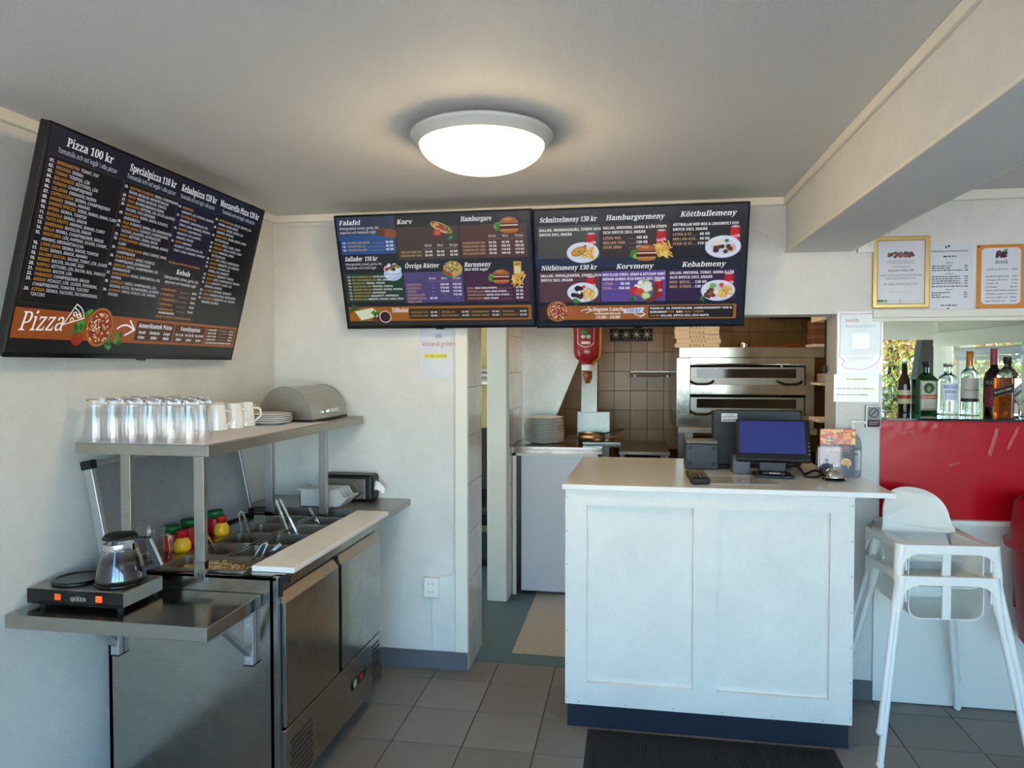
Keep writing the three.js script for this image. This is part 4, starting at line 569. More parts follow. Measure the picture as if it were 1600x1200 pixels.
// corner shelf with cutlery tray and napkin dispenser
{
  const s = thing('corner_shelf', 'small stainless steel shelf in the corner behind the prep fridge', 'shelf');
  obj('shelf_top', bx(LW + 0.003, -1.127, 0.846, 0.878, BW + 0.003, -3.222, 0.002), M.steelDark, s); obj('support', [bx(-1.84, -1.81, 0.5, 0.847, BW + 0.003, BW + 0.03), bx(-1.4, -1.37, 0.62, 0.847, BW + 0.003, BW + 0.03), bar(V(-1.385, 0.64, BW + 0.03), V(-1.385, 0.84, -3.3), 0.02, 0.02)], M.alu, s); settle(s, -1.5, 0.5, -3.4);
  const t = thing('cutlery_tray', 'light grey plastic cutlery tray with three sloping compartments', 'tray', [-1.6, 0.8785, -3.37]);
  const prof = poly([[0, 0], [0.2, 0], [0.25, 0.052], [0.222, 0.052], [0.2, 0.088], [0, 0.088]]);
  obj('divider', [0, 0.042, 0.084, 0.126].map((z) => { const g = extr(prof, 0.004); g.translate(0, 0, z); return g; }), M.greyPlastic, t);
  obj('shell', [bx(0, 0.2, 0, 0.004, 0, 0.13), bx(0, 0.004, 0, 0.088, 0, 0.13), bar(V(0.2, 0.002, 0.065), V(0.25, 0.052, 0.065), 0.004, 0.13), bx(-0.018, 0.004, 0.08, 0.09, -0.002, 0.132, 0.003)], M.greyPlastic, t);
  const n = thing('napkin_dispenser', 'black and steel napkin dispenser on the corner shelf', 'dispenser', [-1.43, 0.8785, -3.46]);
  obj('cover', bx(-0.14, 0.14, 0.0, 0.135, -0.055, 0.05, 0.02), M.blackPlastic, n); obj('steel_front', bx(-0.132, 0.1, 0.012, 0.115, 0.049, 0.053, 0.002), M.steelPolish, n);
  const nap = new THREE.PlaneGeometry(0.06, 0.05, 8, 6); { const q = nap.attributes.position; for (let i = 0; i < q.count; i++) { const u = q.getX(i) + 0.03; q.setY(i, q.getY(i) * (1 - u * 6) - u * u * 8); q.setZ(i, 0.01 * Math.sin(u * 60)); } nap.rotateX(-0.5); nap.translate(0.165, 0.08, 0.02); nap.computeVertexNormals(); }
  obj('slot', bx(0.136, 0.142, 0.05, 0.11, -0.03, 0.04, 0.002), M.blackGloss, n);
  const nk = obj('napkin', nap, std(0xf2f2f0, 0.9, 0, { side: THREE.DoubleSide })); nk.position.set(-1.43, 0.8785, -3.46); tag(nk, 'white paper napkin sticking out of the dispenser', 'napkin');
}
// socket, cables, notice on the back wall
{
  const s = thing('wall_socket', 'white double wall socket low on the back wall', 'socket', [-1.012, 0.38, BW]);
  obj('cover', bx(-0.038, 0.038, 0, 0.098, 0, 0.038, 0.004), M.whitePlastic, s);
  for (const y of [0.028, 0.07]) { const c = obj('outlet', (() => { const g = new THREE.TorusGeometry(0.017, 0.0022, 8, 24); g.translate(0, y, 0.038); return g; })(), M.whitePlastic, s); obj('contacts', [-0.009, 0.009].map((x) => bx(x - 0.0022, x + 0.0022, y - 0.0022, y + 0.0022, 0.0375, 0.0386)), M.rubber, c); }
  tag(obj('cable', tube([V(-1.0, 0.478, BW + 0.012), V(-0.985, 0.49, BW + 0.008), V(-0.93, 0.49, BW + 0.006), V(-0.9, 0.52, BW + 0.006), V(-0.897, 0.9, BW + 0.006), V(-0.898, 1.5, BW + 0.006), V(-0.896, 2.28, BW + 0.006)], 0.0028, 6, 60), M.trim), 'thin white cable rising beside the corner board', 'cable');
  tag(obj('cable', tube([V(-1.012, 0.38, BW + 0.006), V(-1.014, 0.25, BW + 0.006), V(-1.01, 0.1, BW + 0.008)], 0.0028, 6, 20), M.trim), 'thin white cable running down from the wall socket', 'cable');
  tag(obj('cable', tube([V(LW + 0.1, 2.3, BW + 0.006), V(-1.5, 2.302, BW + 0.006), V(-0.6, 2.298, BW + 0.006), V(0.3, 2.29, BW + 0.006), V(0.6, 2.2, BW + 0.006), V(0.72, 2.12, BW + 0.008)], 0.003, 6, 60), M.trim), 'thin white cable pinned under the ceiling moulding', 'cable');
  const wt = canvasTex(420, 594, (x) => { x.fillStyle = '#d9dade'; x.fillRect(0, 0, 420, 594); fit(x, 'Välkommen', 210, 90, 340, 64, '', '#1a1a1e', 'sans-serif', 'center'); fit(x, 'till', 210, 190, 120, 60, '', '#3a3a6a', 'sans-serif', 'center'); fit(x, 'Västanå grillen', 210, 270, 370, 60, '', '#8a3a3a', 'sans-serif', 'center'); x.fillStyle = '#e6d84a'; x.fillRect(50, 350, 260, 46); fit(x, 'Nu har vi också', 60, 386, 240, 36, '', '#4a4a20'); });
  const p = obj('notice', [bx(-0.1, 0.1, 0, 0.297, 0, 0.001)], M.paper); p.position.set(-0.977, 1.508, BW); const f = face(0.2, 0.297); f.translate(0, 0.1485, 0.0016);
  obj('print', f, phys({ map: wt, roughness: 0.25, clearcoat: 0.6, clearcoatRoughness: 0.12 }), p); tag(p, 'laminated welcome notice hanging below the menu screen', 'notice');
}

// ---------------------------------------------------------------- service counter
const CT = 1.06;
{
  const t = thing('service_counter', 'white panelled service counter with dark blue kick board', 'counter');
  const x0 = -0.28, x1 = 0.893, zf = -3.05;
  const fr = poly([[x0, 0.1], [x1, 0.1], [x1, 1.036], [x0, 1.036]]);
  for (const [a, b] of [[-0.188, 0.259], [0.357, 0.802]]) { const h = new THREE.Path(); h.moveTo(a, 0.198); h.lineTo(a, 0.97); h.lineTo(b, 0.97); h.lineTo(b, 0.198); h.closePath(); fr.holes.push(h); }
  const fg = extr(fr, 0.02); fg.translate(0, 0, zf - 0.02); obj('front_frame', boxUV(fg), M.counterPaint, t);
  for (const [a, b] of [[-0.188, 0.259], [0.357, 0.802]]) obj('front_panel', bx(a - 0.01, b + 0.01, 0.19, 0.98, zf - 0.03, zf - 0.0195), M.counterPaint, t);
  obj('side_panel', [bx(x0, x0 + 0.018, 0.1, 1.036, -3.51, zf - 0.02), bx(x1 - 0.018, x1, 0.1, 1.036, -3.51, zf - 0.02), bx(x0, x1, 0.1, 1.036, -3.52, -3.505), bx(x0, x1, 0.1, 0.12, -3.51, zf - 0.02)], M.counterPaint, t);
  obj('kick_board', bx(x0 + 0.01, x1 - 0.012, 0.001, 0.1, -3.5, zf - 0.006), M.navy, t).userData.label = 'dark blue kick board';
  const sc = []; for (let i = 0; i < 7; i++) { const y = 0.13 + i * 0.145; for (const x of [x0 + 0.008, x1 - 0.008]) { const g = new THREE.CylinderGeometry(0.0022, 0.0022, 0.001, 8); g.rotateX(Math.PI / 2); g.translate(x, y, zf + 0.0005); sc.push(g); } } for (let i = 0; i < 6; i++) { const g = new THREE.CylinderGeometry(0.0022, 0.0022, 0.001, 8); g.rotateX(Math.PI / 2); g.translate(x0 + 0.06 + i * 0.2, 0.112, zf + 0.0005); sc.push(g); }
  obj('screw_heads', sc, M.darkGrey, t);
  const top = poly([[-0.29, 3.035], [1.04, 3.035], [1.04, 3.527], [0.93, 3.527], [0.93, 3.98], [-0.262, 3.98]]), tg = extr(top, 0.018, 0.002); tg.rotateX(-Math.PI / 2); tg.translate(0, 1.04, 0);
  obj('countertop', boxUV(tg), M.counterTop, t).userData.label = 'cream laminate countertop';
  settle(t, 0.3, 0, -3.3);
}
const onTop = (name, label, cat, x, z, turn = 0, group) => thing(name, label, cat, [x, CT + 0.0005, z], turn, group);
{
  // receipt printer
  const p = onTop('receipt_printer', 'dark grey boxy receipt printer on the counter', 'printer', 0.34, -3.62);
  obj('housing', bx(-0.078, 0.078, 0, 0.125, -0.07, 0.05, 0.006), M.darkGrey, p); obj('top_cover', bx(-0.076, 0.076, 0.125, 0.142, -0.07, 0.045, 0.005), std(0x6a655c, 0.5), p);
  obj('foot_dimple', [[-0.055, 0.03], [0.055, 0.03], [-0.055, 0.105], [0.055, 0.105]].map(([x, y]) => { const g = new THREE.TorusGeometry(0.007, 0.0018, 6, 16); g.translate(x, y, 0.0505); return g; }), M.rubber, p);
  const c = onTop('card_terminal', 'small black card terminal in front of the receipt printer', 'card terminal', 0.285, -3.18, 0.1);
  obj('body', (() => { const g = merge([bx(-0.04, 0.04, 0, 0.028, -0.075, 0.075, 0.008)]); g.rotateX(0.12); g.translate(0, 0.01, 0); return g; })(), M.blackPlastic, c); const keys = []; for (let i = 0; i < 3; i++) for (let j = 0; j < 4; j++) { const g = bx(-0.026 + i * 0.019, -0.012 + i * 0.019, 0.029, 0.033, 0.002 + j * 0.016, 0.013 + j * 0.016, 0.001); g.rotateX(0.12); g.translate(0, 0.01, 0); keys.push(g); }
  obj('keypad', keys, M.darkGrey, c); obj('display', (() => { const g = bx(-0.028, 0.028, 0.0282, 0.0295, -0.055, -0.012); g.rotateX(0.12); g.translate(0, 0.01, 0); return g; })(), std(0x4a5048, 0.2), c);
  // black cash unit standing behind the till screen
  const m = onTop('cash_unit', 'large black cash machine screen seen from behind', 'cash machine', 0.625, -3.74);
  const sh = extr(rrect(0.42, 0.27, 0.02, -0.21, 0), 0.05, 0.006); sh.rotateX(-0.08); sh.translate(0, 0.006, -0.03); obj('rear_cover', sh, M.blackPlastic, m);
  const st = canvasTex(256, 140, (x) => { x.fillStyle = '#e6e6e2'; x.fillRect(0, 0, 256, 140); greek(x, 70, 18, 120, 9, '#555'); fit(x, 'CASH PROTECT', 128, 64, 236, 34, 'bold', '#222', 'sans-serif', 'center'); greek(x, 40, 78, 180, 8, '#777'); greek(x, 20, 100, 215, 12, '#444', 2, 18); });
  const sf = face(0.078, 0.042); sf.rotateX(-0.08); sf.translate(-0.135, 0.245, 0.008); obj('sticker', sf, printMat(st), m).userData.label = 'white CASH PROTECT sticker';
  obj('stand', bx(-0.15, 0.15, 0, 0.012, -0.05, 0.08, 0.004), M.blackPlastic, m);
  // till touch screen
  const t = onTop('till_screen', 'black till touch screen showing a plain blue display', 'till', 0.64, -3.4, -0.06);
  obj('base', [bx(-0.085, 0.085, 0, 0.014, -0.06, 0.07, 0.005), bx(-0.05, 0.05, 0.012, 0.026, -0.04, 0.04, 0.004)], M.blackPlastic, t);
  obj('neck', bx(-0.06, 0.06, 0.02, 0.12, -0.035, 0.0, 0.006), M.blackPlastic, t);
  const hd = obj('screen_head', (() => { const g = merge([bx(-0.16, 0.16, 0, 0.2, -0.035, 0, 0.006)]); g.rotateX(-0.42); g.translate(0, 0.078, 0.045); return g; })(), M.blackPlastic, t);
  const df = face(0.285, 0.155); df.translate(-0.005, 0.112, 0.0012); df.rotateX(-0.42); df.translate(0, 0.078, 0.045); obj('display', df, new THREE.MeshStandardMaterial({ color: 0x0a0a14, roughness: 0.25, emissive: 0x4457b8, emissiveIntensity: 0.42 }), hd);
  obj('side_buttons', [0, 1, 2, 3].map((k) => { const g = bx(0.15, 0.154, 0.03 + k * 0.018, 0.036 + k * 0.018, 0, 0.0015); g.rotateX(-0.42); g.translate(0, 0.078, 0.045); return g; }), M.alu, hd);
  const bc = face(0.045, 0.013); bc.rotateX(-1.2); bc.translate(0, 0.024, 0.062); obj('bar_code_label', bc, printMat(canvasTex(128, 40, (x) => { x.fillStyle = '#eee'; x.fillRect(0, 0, 128, 40); x.fillStyle = '#222'; for (let i = 0; i < 30; i++) x.fillRect(10 + i * 3.6, 6, 1 + 2 * rnd(), 24); })), t);
  const dk = obj('drawer_box', bx(-0.17, -0.09, 0, 0.085, -0.13, -0.05, 0.004), std(0x55565a, 0.5, 0.3)); dk.position.set(0.64, CT + 0.0005, -3.4); tag(dk, 'small grey metal box behind the till neck', 'box');
  tag(obj('cable', tube([V(0.74, CT + 0.07, -3.43), V(0.765, CT + 0.03, -3.40), V(0.78, CT + 0.008, -3.37), V(0.83, CT + 0.006, -3.38), V(0.85, CT + 0.02, -3.4), V(0.83, CT + 0.03, -3.42), V(0.79, CT + 0.006, -3.45)], 0.0055, 8, 60), M.blackPlastic), 'looped black cable beside the till screen', 'cable');
  tag(obj('cable', tube([V(0.42, CT + 0.006, -3.6), V(0.48, CT + 0.012, -3.56), V(0.52, CT + 0.006, -3.5), V(0.55, CT + 0.006, -3.46)], 0.005, 8, 40), M.blackPlastic), 'black cable from the receipt printer to the till', 'cable');
  const ls = canvasTex(512, 362, (x) => { x.fillStyle = '#d5cfc4'; x.fillRect(0, 0, 512, 362); fit(x, 'Välkommen', 256, 110, 300, 54, '', '#6a625a', 'sans-serif', 'center'); fit(x, 'till', 256, 170, 100, 44, '', '#6a625a', 'sans-serif', 'center'); fit(x, 'Västanå Grillen', 256, 235, 420, 60, 'bold', '#5a5048', 'sans-serif', 'center'); x.fillStyle = '#b59a4a'; x.fillRect(60, 290, 390, 10); });
  const lam = onTop('laminated_sheet', 'laminated welcome sheet lying flat on the countertop', 'sheet', 0.475, -3.25, 0.05); obj('sheet', bx(-0.145, 0.145, 0, 0.0008, -0.1, 0.1), M.paper, lam); const lf = face(0.29, 0.2); lf.rotateX(-Math.PI / 2); lf.translate(0, 0.0012, 0); obj('print', lf, phys({ map: ls, roughness: 0.2, clearcoat: 0.5 }), lam);
  // bell
  const b = onTop('service_bell', 'chrome service bell on the counter', 'bell', 0.888, -3.34);
  obj('base', lathe([[0, 0], [0.048, 0], [0.05, 0.004], [0.042, 0.01], [0, 0.012]], 40), M.blackGloss, b); obj('dome', lathe([[0.044, 0.013], [0.045, 0.015], [0.04, 0.034], [0.026, 0.05], [0.01, 0.056], [0, 0.057]], 40), M.chrome, b); obj('button', lathe([[0, 0.056], [0.003, 0.056], [0.003, 0.066], [0.006, 0.068], [0.006, 0.073], [0, 0.075]], 20), M.chrome, b);
  // flyer stand
  const fl = onTop('flyer_stand', 'clear acrylic stand filled with menu flyers', 'flyer stand', 0.925, -3.445, -0.05);
  obj('acrylic_holder', [bx(-0.085, 0.085, 0, 0.004, -0.01, 0.04), bx(-0.085, 0.085, 0, 0.14, 0.036, 0.039), bx(-0.085, -0.082, 0, 0.14, -0.01, 0.038), bx(0.082, 0.085, 0, 0.14, -0.01, 0.038)], M.acrylic, fl);
  const ft = canvasTex(400, 560, (x) => { x.fillStyle = '#e08a3a'; x.fillRect(0, 0, 400, 560); for (let i = 0; i < 160; i++) blob(x, rnd() * 400, rnd() * 170, 30, ['#d05a2a', '#f0a84a', '#e67a34', '#f6c765', '#b8452a'][i % 5]); x.fillStyle = '#23293c'; x.fillRect(0, 185, 400, 375); for (let i = 0; i < 60; i++) blob(x, rnd() * 400, 190 + rnd() * 40, 26, ['#5a4a52', '#3a3a4e', '#7a5248'][i % 3]); fit(x, 'Västanå', 200, 90, 250, 54, 'italic', '#a8243a', 'serif', 'center'); fit(x, 'Grillen', 240, 150, 190, 54, 'italic', '#4a58a8', 'serif', 'center'); x.fillStyle = '#2a4a8a'; x.fillRect(70, 105, 80, 56); x.fillStyle = '#e8d24a'; x.fillRect(96, 105, 12, 56); x.fillRect(70, 127, 80, 12); fit(x, 'Pizzor · Grill · Kebab · Curry', 200, 262, 280, 24, '', '#e0c8a0', 'sans-serif', 'center'); fit(x, 'Pastarätter · Sallader · Lunch', 200, 292, 280, 24, '', '#d88a4a', 'sans-serif', 'center'); ell(x, 300, 400, 58, 58, '#e8c878'); greek(x, 262, 372, 78, 9, '#8a4a2a', 4, 18); for (let i = 0; i < 30; i++) blob(x, rnd() * 400, 420 + rnd() * 130, 20, ['#2f3a5a', '#1c2236', '#3a3a52'][i % 3]); });
  for (let i = 0; i < 6; i++) { const fs = obj('flyer', [bx(-0.074, 0.074, 0.0045, 0.22, 0.006 + i * 0.004, 0.0094 + i * 0.004)], std(0x8a4a3a, 0.5)); fs.position.copy(fl.position); fs.rotation.y = -0.05; tag(fs, i === 5 ? 'front menu flyer with orange clouds and a flag' : `menu flyer ${['last', 'fifth', 'fourth', 'third', 'second'][i]} in the acrylic stand counting back from the front one`, 'flyer', 'flyers in the acrylic stand'); if (i === 5) { const f = face(0.148, 0.2155); f.translate(0, 0.1122, 0.0298); obj('print', f, phys({ map: ft, roughness: 0.3, clearcoat: 0.4 }), fs); } }
  const hs = onTop('sanitizer_bottle', 'clear hand sanitizer bottle with white pump', 'bottle', 1.012, -3.496, 0.0);
  obj('bottle', (() => { const g = lathe([[0, 0], [0.034, 0], [0.037, 0.005], [0.037, 0.14], [0.03, 0.175], [0.012, 0.195], [0.012, 0.205], [0, 0.205]], 28); g.scale(1, 1, 0.7); return g; })(), phys({ color: 0xdfe6e4, roughness: 0.1, transmission: 0.75, thickness: 0.03, ior: 1.36 }), hs);
  const lb = face(0.05, 0.09); lb.translate(0, 0.075, 0.0275); obj('label', lb, printMat(canvasTex(100, 180, (x) => { x.fillStyle = '#cfd4d2'; x.fillRect(0, 0, 100, 180); x.fillStyle = '#2a3040'; x.fillRect(20, 30, 60, 16); x.fillStyle = '#8a9090'; for (let i = 0; i < 6; i++) x.fillRect(15, 65 + i * 10, 70, 3); x.fillStyle = '#d8b43a'; x.save(); x.translate(50, 150); x.rotate(0.78); x.fillRect(-15, -15, 30, 30); x.restore(); })), hs);
  obj('pump', [cyl(0.013, 0.012, 0.018, 0, 0.205, 0, 16), cyl(0.004, 0.004, 0.025, 0, 0.222, 0, 10), bx(-0.012, 0.012, 0.245, 0.256, -0.008, 0.008, 0.003), tube([V(0.01, 0.251, 0), V(0.045, 0.251, 0), V(0.055, 0.24, 0)], 0.0045)], M.whitePlastic, hs);
}
// floor mat in front of the counter
{
  const m = thing('door_mat', 'black ribbed rubber mat before the service counter', 'mat', [0.32, 0, -2.7]);
  obj('backing', bx(-0.5, 0.5, 0.0005, 0.006, -0.33, 0.32, 0.003), M.rubber, m); const rb = []; for (let i = 0; i < 74; i++) rb.push(bx(-0.47 + i * 0.0127, -0.463 + i * 0.0127, 0.006, 0.01, -0.3, 0.29)); const q = obj('ribs', rb, std(0x1b1c1e, 0.9), m); q.userData.kind = 'stuff';
}
// ---------------------------------------------------------------- right side: posters, bottles, red sheet
const sheetOn = (name, label, cat, x0, x1, y0, y1, tex, gloss, group) => { const p = obj(name, bx(-(x1 - x0) / 2, (x1 - x0) / 2, 0, y1 - y0, 0, 0.0012), M.paper); p.position.set((x0 + x1) / 2, y0, BW); const f = face(x1 - x0, y1 - y0); f.translate(0, (y1 - y0) / 2, 0.0018); obj('print', f, phys({ map: tex, roughness: gloss ? 0.22 : 0.6, clearcoat: gloss ? 0.5 : 0, clearcoatRoughness: 0.1 }), p); return tag(p, label, cat, group); };
{
  const swish = canvasTex(400, 590, (x) => { x.fillStyle = '#efeeec'; x.fillRect(0, 0, 400, 590); x.fillStyle = '#d6d4d3'; x.fillRect(20, 20, 360, 390); x.strokeStyle = '#a8324a'; x.lineWidth = 6; x.beginPath(); x.moveTo(22, 20); x.lineTo(380, 20); x.lineTo(380, 420); x.quadraticCurveTo(330, 560, 160, 545); x.quadraticCurveTo(80, 540, 40, 510); x.lineTo(62, 462); x.lineTo(20, 430); x.closePath(); x.stroke(); fit(x, 'Swish.', 66, 98, 130, 44, 'bold', '#b02a3e'); fit(x, 'Betala enklare', 66, 150, 270, 42, '', '#8a8585'); x.fillStyle = '#f6f5f4'; x.beginPath(); x.roundRect(130, 200, 150, 150, 22); x.fill(); fit(x, '123-029 89 27', 78, 455, 240, 40, '', '#8a8585'); x.fillStyle = '#8a8585'; x.fillRect(78, 470, 80, 3); x.strokeStyle = '#777'; x.lineWidth = 3; x.beginPath(); x.arc(345, 525, 14, 0, 7); x.stroke(); });
  sheetOn('payment_poster', 'grey mobile payment poster beside the hatch', 'poster', 0.948, 1.146, 1.53, 1.82, swish, true);
  const nt = canvasTex(300, 200, (x) => { x.fillStyle = '#f1f1ee'; x.fillRect(0, 0, 300, 200); x.fillStyle = '#e6d22a'; x.fillRect(80, 28, 150, 14); x.fillRect(190, 98, 90, 13); x.fillRect(150, 142, 80, 13); greek(x, 84, 31, 140, 8, '#6a6420'); greek(x, 20, 100, 255, 7, '#666'); greek(x, 20, 144, 205, 7, '#666'); });
  sheetOn('payment_note', 'white note with yellow highlighted lines below the payment poster', 'note', 0.934, 1.131, 1.4, 1.528, nt, true);
  const bs = thing('wall_sign', 'small grey sign box with a crossed circle', 'sign', [1.105, 1.28, BW]); obj('box', bx(-0.035, 0.03, 0, 0.105, 0, 0.025, 0.003), M.alu, bs); const sg = face(0.056, 0.095); sg.translate(-0.002, 0.0525, 0.0256); obj('print', sg, printMat(canvasTex(120, 200, (x) => { x.fillStyle = '#8b8b8d'; x.fillRect(0, 0, 120, 200); x.strokeStyle = '#2a2226'; x.lineWidth = 8; x.beginPath(); x.arc(60, 62, 42, 0, 7); x.stroke(); x.beginPath(); x.moveTo(32, 92); x.lineTo(88, 32); x.stroke(); x.fillStyle = '#3a2228'; x.fillRect(0, 130, 120, 70); x.fillStyle = '#bbb'; x.fillRect(15, 150, 90, 5); x.fillRect(15, 168, 70, 5); })), bs);
  const cert = canvasTex(440, 620, (x) => { x.fillStyle = '#dfe0e4'; x.fillRect(0, 0, 440, 620); for (let i = 0; i < 40; i++) blob(x, 100 + rnd() * 230, 120 + rnd() * 40, 16, ['#6a4238', '#8a5a4a', '#4a302a'][i % 3]); fit(x, 'CERTIFIKAT', 220, 225, 260, 42, '', '#8a8a90', 'serif', 'center'); fit(x, 'Härmed intygas att', 220, 262, 150, 18, '', '#444', 'serif', 'center'); fit(x, 'Västanå Grillen AB', 220, 300, 230, 28, 'bold', '#333', 'serif', 'center'); fit(x, 'KLIMATINVESTERAR LÖPANDE OCH HAR', 220, 345, 380, 22, '', '#444', 'serif', 'center'); fit(x, 'UNDER ÅRET BIDRAGIT TILL:', 220, 375, 280, 22, '', '#444', 'serif', 'center'); fit(x, '50 TRÄD FÖR PLANETEN', 220, 432, 300, 28, '', '#444', 'serif', 'center'); x.fillStyle = '#aaa'; x.fillRect(110, 490, 220, 2); x.fillRect(120, 500, 200, 2); x.strokeStyle = '#b09a5a'; x.lineWidth = 3; for (const d of [-14, 0, 14]) { x.beginPath(); x.moveTo(220, 600); x.lineTo(220 + d, 560); x.stroke(); } x.fillStyle = '#cfe0b8'; x.fillRect(0, 565, 110, 40); greek(x, 8, 574, 90, 16, '#4a8a3a'); });
  const fr = thing('certificate_frame', 'gold framed certificate on the wall above the window', 'frame', [1.216, 1.836, BW]); const fs = rrect(0.236, 0.322, 0.002, -0.118, 0); fs.holes.push(rrect(0.208, 0.294, 0.002, -0.104, 0.014)); obj('gold_frame', extr(fs, 0.014, 0.003), M.gold, fr); const cf = face(0.21, 0.296); cf.translate(0, 0.161, 0.006); obj('certificate', cf, printMat(cert, 0.7), fr); obj('glass', bx(-0.105, 0.105, 0.013, 0.309, 0.009, 0.011), M.pane, fr); obj('backing', bx(-0.11, 0.11, 0.006, 0.316, 0.0005, 0.005), M.card, fr);
  const lines = (x, rows) => rows.forEach(([s, y, sz, st, px, al, w, c]) => fit(x, s, px, y, w || 380, sz, st, c || '#3a3a40', 'sans-serif', al));
  const menu2 = canvasTex(420, 600, (x) => { x.fillStyle = '#dadce2'; x.fillRect(0, 0, 420, 600); ell(x, 165, 35, 10, 10, '#333'); lines(x, [['Välkommen till Västanå Grillen', 80, 24, 'bold', 200, 'center']]); greek(x, 140, 112, 120, 14, '#45454c'); for (const y of [172, 270, 414]) greek(x, 165, y, 70, 7, '#66666c'); for (const [y, w] of [[198, 190], [218, 180], [238, 300], [294, 270], [314, 280], [334, 270], [354, 290], [382, 300], [438, 180], [458, 90], [478, 180]]) { greek(x, 30, y, w, 10, '#55555c'); greek(x, 345, y, 32, 10, '#55555c'); } greek(x, 120, 552, 160, 10, '#45454c'); });
  sheetOn('menu_sheet', 'plain white laminated menu sheet pinned beside the certificate', 'sheet', 1.337, 1.519, 1.822, 2.126, menu2, true);
  const dr = canvasTex(420, 620, (x) => { x.fillStyle = '#cf8530'; x.fillRect(0, 0, 420, 620); x.fillStyle = '#dcdde2'; x.beginPath(); x.roundRect(45, 30, 335, 530, 40); x.fill(); for (let i = 0; i < 34; i++) ell(x, 215 + rr(-42, 42), 90 + rr(-24, 34), 11, 11, ['#4a2038', '#6a3048', '#301624'][i % 3]); food.leaf(x, 250, 65, 30); fit(x, 'Dryck', 212, 180, 110, 44, 'italic bold', '#2a2a30', 'serif', 'center'); ['Carlsberg Hof 33 cl|48 kr', '', 'Mariestad Export 50 cl|70 kr', 'Loranga/cola 33 cl|25 kr', 'Ett glas vin|55 kr', 'Vin flaska|200 kr', 'Whiskey Black Label 4 cl|96 kr/cl', 'Whiskey Grant 4 cl|80 kr/cl', 'Absolut Vodka 4 cl|100 kr', 'Jägermeister 4 cl|120 kr'].forEach((s, i) => { if (!s) return; const [a, b] = s.split('|'); fit(x, a, 80, 240 + i * 33, 200, 20, 'italic bold', '#33333a', 'serif'); fit(x, b, 350, 240 + i * 33, 70, 20, 'italic bold', '#33333a', 'serif', 'right'); }); });
  sheetOn('drinks_menu', 'orange bordered drinks menu sheet reading Dryck', 'sheet', 1.535, 1.737, 1.818, 2.114, dr, true);
  for (const [x, y, w] of [[1.42, 2.112, 'top of the plain menu sheet'], [1.42, 1.828, 'foot of the plain menu sheet'], [1.545, 2.105, 'upper corner of the drinks menu'], [1.545, 1.826, 'lower corner of the drinks menu']]) { const p = obj('push_pin', (() => { const g = new THREE.SphereGeometry(0.005, 10, 6, 0, 6.3, 0, 1.6); g.rotateX(Math.PI / 2); return g; })(), M.blackPlastic); p.position.set(x, y, BW + 0.002); tag(p, 'black pin at the ' + w, 'pin', 'pins in the menu sheets'); }
  const jb = thing('junction_box', 'square white junction box beside the gold frame', 'box', [1.06, 2.09, BW]); obj('box', bx(-0.035, 0.035, 0, 0.07, 0, 0.03, 0.004), M.whitePlastic, jb); obj('knob', (() => { const g = new THREE.CylinderGeometry(0.012, 0.012, 0.003, 18); g.rotateX(Math.PI / 2); g.translate(0.015, 0.035, 0.031); return g; })(), M.trim, jb);

  // red sheet, with added clear film strips standing in for its glare
  const rg = new THREE.PlaneGeometry(1.95, 0.452, 160, 40); { const q = rg.attributes.position; for (let i = 0; i < q.count; i++) { const u = q.getX(i), v = q.getY(i); q.setZ(i, 0.004 + 0.0006 * Math.sin(u * 9 + v * 7) + 0.0012 * (fbm(u * 0.8 + 3, v * 0.9 + 2) - 0.5) + (v > 0.12 ? 0.006 * Math.abs(n32(u * 0.6, v * 0.8) - 0.5) * (v - 0.12) * 8 : 0)); } rg.computeVertexNormals(); }
  const rs = obj('red_sheet', [rg], M.red); rs.position.set(2.112, 1.093, BW + 0.004); tag(rs, 'glossy red plastic sheet covering the wall below the window', 'sheet');
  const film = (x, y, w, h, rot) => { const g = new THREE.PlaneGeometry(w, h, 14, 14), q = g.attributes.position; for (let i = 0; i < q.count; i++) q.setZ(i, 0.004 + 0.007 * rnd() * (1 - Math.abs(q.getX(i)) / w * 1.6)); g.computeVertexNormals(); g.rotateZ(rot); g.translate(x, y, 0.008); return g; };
  const fm = obj('glare_film', [film(-0.5, 0.13, 0.016, 0.13, -0.25), film(-0.42, 0.15, 0.012, 0.11, -0.4), film(-0.66, 0.03, 0.05, 0.014, 0.3), film(-0.86, 0.17, 0.07, 0.014, 0.3), film(-0.83, 0.15, 0.012, 0.05, 0.5)], phys({ color: 0xffd9d2, roughness: 0.12, transmission: 0.93, thickness: 0, side: THREE.DoubleSide }), rs); fm.userData.label = 'crumpled clear film strips added as glare on the red sheet';  // strips added to give the glints of the wrinkled sheet
  tag(obj('glass_shelf', bx(1.152, 2.1, 1.3165, 1.328, -4.12, BW + 0.03, 0.002), M.glassShelf), 'greenish glass shelf along the window sill', 'shelf');
}
